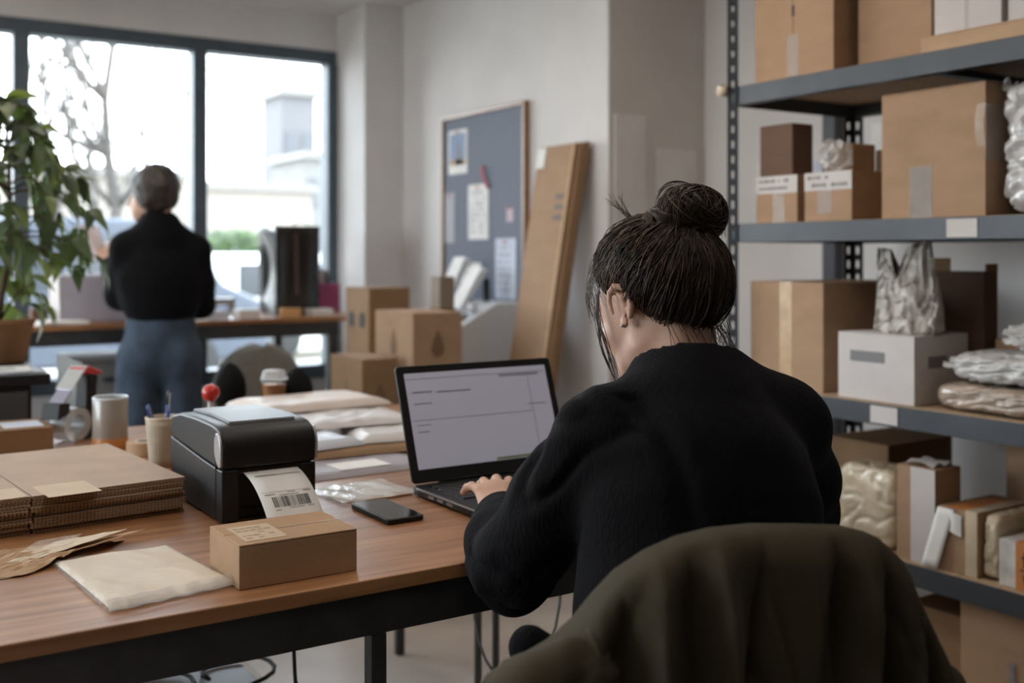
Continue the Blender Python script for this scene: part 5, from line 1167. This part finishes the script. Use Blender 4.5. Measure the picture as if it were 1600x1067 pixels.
# hair: cap over the skull, bun, and combed strands
CR = Vector((.092, .118, .112)); CO = Vector((0, -.012, .016))          # cap ellipsoid in head space
def hairline(az):      # lowest polar height (unit z) covered, az = 0 front .. pi back
    tb = [(0, .60), (.5, .52), (.85, .30), (1.15, .10), (1.38, .02), (1.62, -.16), (1.85, -.50), (2.1, -.74), (2.5, -.85), (3.2, -.87)]
    for (a, p), (b, q) in zip(tb[:-1], tb[1:]):
        if a <= az <= b: return p + (q - p) * (az - a) / (b - a)
    return -.87
BUN = Vector((.012, -.094, .090))                                         # middle of the bun, head space
bdir = Vector((.0, -.66, .75)).normalized()
def cap_pt(d, lift=0.0):
    """point on the cap in direction d (head space unit vector)"""
    bulge = 1 + .05 * max(0, -d.y) * max(0, .6 - abs(d.z)) ; r_ = (CR.x * d.x * bulge, CR.y * d.y * bulge, CR.z * d.z)
    p = Vector(r_) + CO; p = p * (1 + lift / max(.05, p.length)); return p
hm = MB(); nu, nv = 96, 48; vid = {}
for j in range(nv + 1):
    for i in range(nu):
        az = 2 * pi * i / nu; a = az if az <= pi else 2 * pi - az; zl = hairline(a); el1 = math.asin(max(-1, zl)); el = pi / 2 + (el1 - pi / 2) * j / nv
        d = Vector((sin(az) * cos(el), cos(az) * cos(el), sin(el))); w_ = .0045 * mnoise.noise(Vector((az * 5, el * 2, 0))) + .002 * mnoise.noise(Vector((az * 22, el * 3, 4)))
        p = cap_pt(d, w_ - .019 * max(0, (j / nv - .62) / .38) ** 1.6); vid[(i, j)] = len(hm.v); hm.v.append(hp(*p))
for j in range(nv):
    for i in range(nu): hm.f.append((vid[(i, j)], vid[(i, j + 1)], vid[((i + 1) % nu, j + 1)], vid[((i + 1) % nu, j)]))
hair = obj('hair', hm, HAIR, per, smooth=True)
# bun core
G = SDF((.98, 1.06, 1.16), (1.24, 1.34, 1.42), .004)
def hb(x, y, z): return hp(BUN.x + x, BUN.y + y, BUN.z + z)
G.ell(hb(.004, -.004, .012), (.054, .048, .042), .012, HRn); G.ell(hb(-.042, .016, .0), (.024, .024, .030), .012, HRn); G.ell(hb(0, .012, -.02), (.042, .04, .02), .02, HRn)
V, F = G.mesh('bun'); V = relax(V, F, 2); N = vnormals(V, F)
dd = np.array([.004 * sin(34 * atan2(p[2] - hb(0, 0, 0)[2], p[0] - hb(0, 0, 0)[0]) * .35 + 40 * p[1]) + .003 * mnoise.noise(Vector(p) * 45) for p in V]); V = V + N * dd[:, None]
obj('bun', np_mesh('bun', V, F), HAIR, hair)
r = random.Random(4); st = [MB(), MB()]
def strand(pts, r0, light): st[1 if light else 0].tube([hp(*p) for p in pts], [r0 * (.5 + .5 * sin(pi * min(1, .15 + .8 * k / (len(pts) - 1)))) for k in range(len(pts))], 3, False)
def slerp(a, b, t):
    w_ = math.acos(max(-1, min(1, a.dot(b)))); 
    return ((a * sin((1 - t) * w_) + b * sin(t * w_)) / sin(w_)).normalized() if w_ > 1e-4 else a
for k in range(2600):
    az = r.uniform(-pi, pi); a = abs(az); el0 = math.asin(max(-1, hairline(a))); q = r.random() ** 1.5
    el = el0 - .03 + (pi / 2 - el0) * .75 * q; d0 = Vector((sin(az) * cos(el), cos(az) * cos(el), sin(el)))
    t1 = r.uniform(.55, .97); lf = r.uniform(-.0005, .0035) + (.004 if r.random() < .08 else 0); wv = r.uniform(-.006, .006); ph = r.uniform(0, 6); sd = d0.cross(bdir)
    sd = sd.normalized() if sd.length > .01 else Vector((1, 0, 0)); pts = []
    sag = .10 * (1 if a > .9 else .35)
    for s in range(9):
        t = t1 * s / 8; d = slerp(d0, bdir, t); d = (d + Vector((0, -sag * sin(pi * t) * .6, -sag * sin(pi * t))) + sd * (.09 * sin(ph * .3 + 3 * t + az * 3) + .05 * sin(ph)) * sin(pi * t)).normalized()
        pts.append(cap_pt(d, lf + .008 * mnoise.noise(Vector((az * 4 + t * 2, t * 2, 1))) + .005 * mnoise.noise(Vector((az * 13, t * 3, 5))) - (.017 * max(0, 1 - q / .35) * max(0, 1 - s / 3.5) ** 1.6)))
    strand(pts, r.uniform(.0006, .0014), r.random() < (.50 if d0.y > -.1 else .15))
for k in range(520):     # strands wound round the bun
    cx = Vector((.004, -.004, .012)); tilt_ = r.uniform(-.9, .9); a0 = r.uniform(0, 2 * pi); n_ = Vector((sin(tilt_) * cos(a0), -1 * abs(cos(tilt_)) , sin(tilt_) * sin(a0))).normalized(); u_ = n_.orthogonal().normalized(); v_ = n_.cross(u_); L_ = r.uniform(.8, 2.6); b0 = r.uniform(0, 6.28); off = r.uniform(-.7, .7); pts = []
    for s in range(9):
        a = b0 + L_ * s / 8; d = (u_ * cos(a) + v_ * sin(a) + n_ * off).normalized(); k_ = 1.03 + r.uniform(0, .03) * (1 if s in (0, 8) else 0) + .03 * sin(b0 * 3)
        pts.append(BUN + cx + Vector((d.x * .056 * k_, d.y * .050 * k_, d.z * .044 * k_)))
    strand(pts, r.uniform(.0007, .0014), r.random() < .25)
for k in range(120):     # side knot before the bun
    a0 = r.uniform(0, 6.28); tl = r.uniform(-.5, .5); pts = []
    for s in range(7):
        a = a0 + 1.8 * s / 6; pts.append(BUN + Vector((-.042 + .026 * cos(a) * cos(tl), .016 + .026 * sin(tl) + .006, .0 + .032 * sin(a))))
    strand(pts, .001, r.random() < .4)
# loose wisps: sidelock before the left ear, nape and bun flyaways
def wisp(pts, r0=.0007, light=False, n=10):
    P = [Vector(p) for p in pts]; out = []
    for s in range(n + 1):
        t = s / n * (len(P) - 1); i = min(int(t), len(P) - 2); f = t - i; p0 = P[max(0, i - 1)]; p1 = P[i]; p2 = P[i + 1]; p3 = P[min(len(P) - 1, i + 2)]
        out.append(.5 * ((2 * p1) + (p2 - p0) * f + (2 * p0 - 5 * p1 + 4 * p2 - p3) * f * f + (3 * p1 - p0 - 3 * p2 + p3) * f ** 3))
    strand(out, r0, light)
for s_ in (-1, 1):
    for k in range(13):
        j = lambda q=.004: r.uniform(-q, q)
        L_ = r.uniform(.7, 1.05); wisp([(s_ * .070 + j(), .048 + j(.008), .030 + j()), (s_ * .080 + j(), .050 + j(.006), -.01), (s_ * (.076) + j(.004), .052 + j(.008), -.01 - .05 * L_), (s_ * .068 + j(.005), .050 + j(.007), -.01 - .11 * L_)], r.uniform(.0005, .001), r.random() < .4)
for k in range(30):
    x0 = r.uniform(-.062, .066); e = 1 if x0 > 0 else -1; L_ = r.uniform(.025, .075) * (1.3 if x0 > .03 else 1)
    y0 = -.088 + .45 * abs(x0); wisp([(x0, y0, -.055), (x0 * 1.02 + r.uniform(-.004, .004), y0 - .004, -.070), (x0 * 1.08 + r.uniform(-.01, .012), y0 - .004 - r.uniform(0, .012), -.06 - L_ * .6), (x0 * 1.1 + r.uniform(-.015, .025), y0 + r.uniform(-.012, .010), -.062 - L_)], r.uniform(.0004, .0008), r.random() < .3)
for k in range(40):
    x0 = r.uniform(.060, .085); z0 = r.uniform(-.04, .06); wisp([(x0, -.04, z0), (x0 + .008 + r.uniform(0, .006), -.045, z0 - .02), (x0 + r.uniform(.0, .018), -.05, z0 - r.uniform(.04, .075))], r.uniform(.0003, .0006), False)
for k in range(48):
    a = r.uniform(-.6, 1.9); q = r.uniform(1.02, 1.30); pts = []
    for s in range(4): b = a + s * .42; pts.append((BUN.x + .006 + .056 * q * cos(b) , BUN.y - .0 + r.uniform(-.002, .002) , BUN.z + .010 + .048 * q * sin(b)))
    wisp(pts, r.uniform(.0004, .0008), r.random() < .3)
for k in range(14): wisp([(-.03, -.03, .118), (-.04 + r.uniform(-.01, .01), -.02, .135), (-.05 + r.uniform(-.02, .012), -.015 + r.uniform(-.01, .01), .150 + r.uniform(0, .02))], .0005, r.random() < .4)
for k in range(60):
    az = r.uniform(-1.7, -.2); el = r.uniform(.35, 1.1); d = Vector((sin(az) * cos(el), cos(az) * cos(el), sin(el))); p = cap_pt(d, .001); d2 = (d + Vector((-.12, r.uniform(-.2, .2), -.35))).normalized(); p2 = cap_pt(d2, r.uniform(.004, .010)); d3 = (d2 + Vector((-.05, r.uniform(-.2, .1), -.3))).normalized(); wisp([p, p2, cap_pt(d3, r.uniform(.002, .012))], .0004, r.random() < .4)
obj('strands', st[0], HAIR, hair, smooth=True, kind='stuff'); o = obj('light_strands', st[1], HAIRL, hair, smooth=True, kind='stuff')
o = obj('eyelids', MB().sphere(hp(-.031, .088, .0), (.006, .004, .002), 10, 6).sphere(hp(.031, .088, .0), (.006, .004, .002), 10, 6), HAIR, per, smooth=True)
o = obj('lips', MB().tube([hp(-.02, .0875, -.068), hp(-.008, .0955, -.0665), hp(0, .0965, -.068), hp(.008, .0955, -.0665), hp(.02, .0875, -.068)], [.001, .0042, .0045, .0042, .001], 8), M('lip', (.42, .17, .14), .5), per, smooth=True)
o = obj('earring', MB().sphere(hp(-.0845, -.004, -.041), .0024, 10, 8), SILVER, per, smooth=True)

# ------------------------------------------------------------------ chair with the olive jacket over its back
CC = Vector((.90, .872, 0)); ca = radians(-20); ce = Vector((cos(ca), sin(ca), 0)); cf = Vector((-sin(ca), cos(ca), 0))
t = thing('desk_chair', 'dark padded chair under the seated person, its back covered by an olive jacket', 'chair', (.90, .872, 0), ca)
obj('backrest', MB().grid(lambda u, v: ((u - .5) * .35 * (1 - .10 * max(0, (v - .7) / .3) ** 2), +.010 + .006 * (2 * u - 1) ** 2, .56 + .315 * v - .06 * abs(2 * u - 1) ** 3 * v), 16, 12), BLACKP, t, smooth=True, solid=.016)
obj('seat', MB().prism(rrect(-.225, .225, .06, .46, .06), .405, .445), M('seat_fabric', (.018, .018, .02), .9, bump=.1, bscale=200), t, bevel=.012, seg=3)
for s in (-1, 1):
    obj('back_post', MB().tube([(s * .17, .06, .43), (s * .175, .0, .48), (s * .175, .0, .60)], .012, 10), BLACKMETAL, t, smooth=True)
    for y, dy in ((.06, -.05), (.42, .04)): obj('leg', MB().tube([(s * .19, y, .43), (s * .215, y + dy, 0)], [.014, .011], 10), BLACKMETAL, t, smooth=True)
# jacket
ZR = [(-.40, .60), (-.33, .70), (-.30, .775), (-.275, .800), (-.235, .822), (-.205, .848), (-.185, .872), (-.16, .897), (-.125, .918), (-.09, .931), (-.05, .938), (0, .940), (.06, .9365), (.11, .932), (.145, .922), (.165, .905), (.185, .872), (.205, .828), (.225, .785), (.245, .735), (.27, .66), (.30, .56), (.34, .45)]
def ridge(s):
    for (a, p), (b, q) in zip(ZR[:-1], ZR[1:]):
        if a <= s <= b:
            f = (s - a) / (b - a); return p + (q - p) * f
    return ZR[0][1] if s < ZR[0][0] else ZR[-1][1]
FOLDS = [(-.21, -.10, .016, .012), (-.165, -.07, .014, -.012), (-.13, -.05, .013, .016), (-.095, -.01, .014, -.010), (-.062, .03, .013, .017), (-.03, .05, .02, -.008), (.05, .0, .05, .006), (.085, -.08, .016, -.014), (.115, -.03, .016, .014), (.14, .0, .012, -.014), (.165, .07, .016, .012), (.19, .10, .013, -.012), (.215, .12, .015, .010)]
def jack(s, v, sgn):
    z = ridge(s); rr = .034; a = min(1, v / (rr * pi / 2)); drop = rr * (1 - cos(a * pi / 2)) + max(0, v - rr * pi / 2); out = rr * sin(a * pi / 2)
    ramp = min(1, max(0, (v - .008) / .085)); fd = 0
    if sgn < 0:
        for s0, sl, wd, am in FOLDS: fd += am * math.exp(-abs((s - s0 - sl * v * .5) / (wd * (1 + .8 * v))) ** 1.35)
        fd *= 2.0 * ramp * (1 + .8 * v)
        rg = abs(mnoise.noise(Vector((s * 11 + v * 2.5, v * 2.2, 7)))); rg2 = abs(mnoise.noise(Vector((s * 24 - v * 4, v * 3.5, 3)))); out += .05 * v + fd + ramp * (.004 * mnoise.noise(Vector((s * 14, v * 9, 2))) - .016 * max(0, .12 - rg) / .12 - .006 * max(0, .12 - rg2) / .12)
    else: out += .024
    sp = s * (1 + .10 * v * (1 if sgn < 0 else .3)); curve = .35 * max(0, abs(s) - .05) ** 2
    p = CC + ce * sp + cf * (curve + sgn * out if sgn < 0 else curve + .004 + out * .8); p.z = max(.12, z - drop); return p
def jsurf(u, v):
    s = -.30 + .60 * u; Lb = .60; Lf = .16; q = v * (Lb + Lf)
    return jack(s, q - Lf, -1) if q >= Lf else jack(s, Lf - q, 1)
jk = obj('jacket_back', MB().grid(jsurf, 170, 120), OLIVE, smooth=True, solid=.004)
jt = thing('olive_jacket', 'olive green cotton jacket draped over the back of the desk chair', 'jacket', (0, 0, 0)); jk.parent = jt; jk.name = 'back_panel'
# left sleeve hanging from the shoulder, collar and seams
G = SDF((.44, .70, .20), (.80, 1.12, .92), .006); A = CC + ce * -.215; 
sl_pts = [tuple(A + Vector((0, -.01, .805))), tuple(A + ce * -.06 + Vector((0, .0, .765))), tuple(A + ce * -.105 + Vector((0, .0, .68))), tuple(A + ce * -.12 + Vector((0, -.01, .50))), tuple(A + ce * -.10 + Vector((0, -.02, .30)))]
G.chain(sl_pts, [.040, .050, .056, .052, .045], .02); V, F = G.mesh('sleeve'); V = relax(V, F, 2); N = vnormals(V, F)
dd = np.array([.008 * mnoise.noise(Vector((p[0] * 14 + p[2] * 18, p[1] * 12, p[2] * 22 - p[0] * 20))) - .008 * max(0, .18 - abs(mnoise.noise(Vector((p[0] * 10 - p[2] * 14, p[1] * 9, p[2] * 15))))) / .18 for p in V]); V = V + N * dd[:, None]
obj('sleeve', np_mesh('sleeve', V, F), OLIVE, jt)
G = SDF((1.02, .52, .20), (1.34, .96, .85), .007); A = CC + ce * .225
G.chain([tuple(A + Vector((0, .0, .74))), tuple(A + ce * .035 + Vector((0, .02, .62))), tuple(A + ce * .05 + Vector((0, .02, .45))), tuple(A + ce * .045 + Vector((0, .0, .28)))], [.034, .045, .048, .042], .02); V, F = G.mesh('sleeve'); obj('sleeve', np_mesh('sleeve', relax(V, F, 2), F), OLIVE, jt)
seam = [jack(-.205 + .02 * sin(v * 7), .01 + v, -1) - cf * .0035 for v in [k * .012 for k in range(14)]]
obj('shoulder_seam', MB().tube(seam, .0028, 6), OLIVE, jt, smooth=True)
obj('lining', MB().grid(lambda u, v: tuple(jack(-.2 + .38 * u, .02 + .12 * v, 1) + cf * .002), 30, 6), M('dark_lining', (.02, .02, .018), .8), jt, smooth=True)

# ------------------------------------------------------------------ person standing at the window bench
ps = thing('person', 'standing person in black sweater and blue jeans, seen from behind at the window bench', 'person', (1.134, 4.215, 0), radians(-14))
SG = .965
def s_(x, y, z): return (x, y, z * SG)
LEGS = [((-.075, -.0, .86), (-.105, .02, .47), (-.115, -.03, .09)), ((.075, -.0, .86), (.075, .05, .47), (.075, .0, .09))]
ARL = [s_(-.130, .0, 1.325), s_(-.142, .08, 1.13), s_(-.19, .20, 1.27)]; ARR = [s_(.135, .0, 1.315), s_(.150, .06, 1.09), s_(.05, .26, 1.16)]
G = SDF((-.34, -.24, 0), (.34, .42, 1.62), .0085); Fy = (0, 1, 0)
G.cap(s_(0, 0, .92), s_(0, 0, 1.12), .105, .105, .03, (Fy, .7)); G.cap(s_(0, 0, 1.12), s_(0, .0, 1.28), .11, .095, .03, (Fy, .68)); G.cap(s_(0, .0, 1.32), s_(0, .01, 1.47), .046, .045, .02)
for A in (ARL, ARR): G.chain(A, [.040, .036, .026], .02)
for a, b, c in LEGS: G.chain([a, b, c], [.08, .055, .038], .03); G.cap(c, (c[0] - .02, c[1] + .13, .04), .035, .028, .02)
hx, hy, hz = -.012, .035, 1.505 * .985
G.ell((hx, hy, hz + .02), (.074, .092, .088), .02); G.ell((hx - .042, hy + .025, hz - .055), (.055, .060, .065), .03); G.cap((hx - .085, hy + .075, hz - .01), (hx - .100, hy + .085, hz - .04), .009, .012, .012); G.ell((hx + .076, hy - .005, hz - .015), (.008, .014, .026), .006); G.ell((hx - .076, hy - .0, hz - .015), (.008, .014, .026), .006)
V, F = G.mesh('body'); V = relax(V, F, 2)
def hand2(w_, d):
    return hand(w_, d, 1, (w_[0] - .12, w_[1] - .1, w_[2] - .12), (w_[0] + .14, w_[1] + .16, w_[2] + .14), ((.1, .5, .08), (.1, .5, 0), (.1, .5, -.08), (.1, .5, -.2)))
h1 = hand2(ARL[2], (-.1, .7, .5)); h2 = hand2(ARR[2], (-.7, .6, .2))
allV, allF, off = [], [], 0
for Vx, Fx in ((V, F), h1, h2): allV.append(Vx); allF.append(Fx + off); off += len(Vx)
obj('body', np_mesh('body', np.concatenate(allV), np.concatenate(allF)), SKIN, ps)
G = SDF((-.34, -.24, .86), (.34, .40, 1.46), .008)
G.cap(s_(0, -.0, 1.135), s_(0, 0, 1.2), .150, .160, .03, (Fy, .74)); G.cap(s_(0, 0, 1.2), s_(0, .0, 1.32), .158, .115, .03, (Fy, .72)); G.cap(s_(0, .0, 1.40), ARL[0], .045, .05, .04); G.cap(s_(0, .0, 1.40), ARR[0], .045, .05, .04)
for A in (ARL, ARR): G.chain([A[0], L3(A[0], A[1], .6), A[1], L3(A[1], A[2], .85)], [.055, .058, .054, .036], .03)
G.cap(s_(0, .0, 1.36), s_(0, .008, 1.425), .085, .068, .03); G.cap(s_(0, .012, 1.452), s_(0, .02, 1.55), .056, .058, .008, sub=True)
V, F = G.mesh('sweater'); V = relax(V, F, 2); N = vnormals(V, F); dd = np.array([.008 * mnoise.noise(Vector((p[0] * 8, p[1] * 8, p[2] * 6))) for p in V]); obj('sweater', np_mesh('sweater', V + N * dd[:, None], F), KNIT, ps)
G = SDF((-.3, -.24, .06), (.3, .26, 1.06), .009)
G.cap(s_(0, -.0, .92), s_(0, 0, 1.0), .135, .13, .03, (Fy, .74)); G.ell((-.065, -.04, .86), (.078, .07, .09), .03); G.ell((.065, -.04, .86), (.078, .07, .09), .03)
for a, b, c in LEGS: G.chain([a, L3(a, b, .5), b, L3(b, c, .95)], [.085, .077, .065, .056], .025)
V, F = G.mesh('jeans'); V = relax(V, F, 2); N = vnormals(V, F); dd = np.array([.006 * mnoise.noise(Vector((p[0] * 12, p[1] * 12, p[2] * 9))) for p in V]); obj('jeans', np_mesh('jeans', V + N * dd[:, None], F), DENIM, ps)
for a, b, c in LEGS: obj('shoe', MB().sphere((c[0] - .01, c[1] + .06, .045), (.045, .125, .044), 20, 12), WCARD, ps, smooth=True)
G = SDF((-.16, -.14, 1.36), (.14, .20, 1.64), .006)
G.ell((hx, hy - .014, hz + .030), (.088, .100, .088), .02); G.ell((hx, hy - .05, hz - .015), (.072, .058, .055), .03); G.ell((hx - .075, hy + .06, hz - .06), (.060, .075, .075), .01, None, True)
V, F = G.mesh('hair'); V = relax(V, F, 1); N = vnormals(V, F); dd = np.array([.006 * mnoise.noise(Vector(p) * 30) + .004 * mnoise.noise(Vector((p[0] * 70, p[1] * 70, p[2] * 15))) for p in V]); obj('hair', np_mesh('hair', V + N * dd[:, None], F), M('grey_brown_hair', (.030, .021, .017), .55, var=.4, scale=40), ps)
o = thing('held_paper', 'crumpled white paper held up by the standing person', 'paper', tuple(Matrix.Translation((1.134, 4.215, 0)) @ Matrix.Rotation(radians(-14), 4, 'Z') @ Vector((-.262, .25, 1.285))), radians(-14))
obj('sheet', MB().grid(lambda u, v: (-.045 + .09 * u + .01 * sin(5 * v), .012 * sin(6 * u + 4 * v), -.06 + .14 * v), 12, 12), M('pinkish_paper', (.72, .64, .66), .8), o, smooth=True, solid=.001)
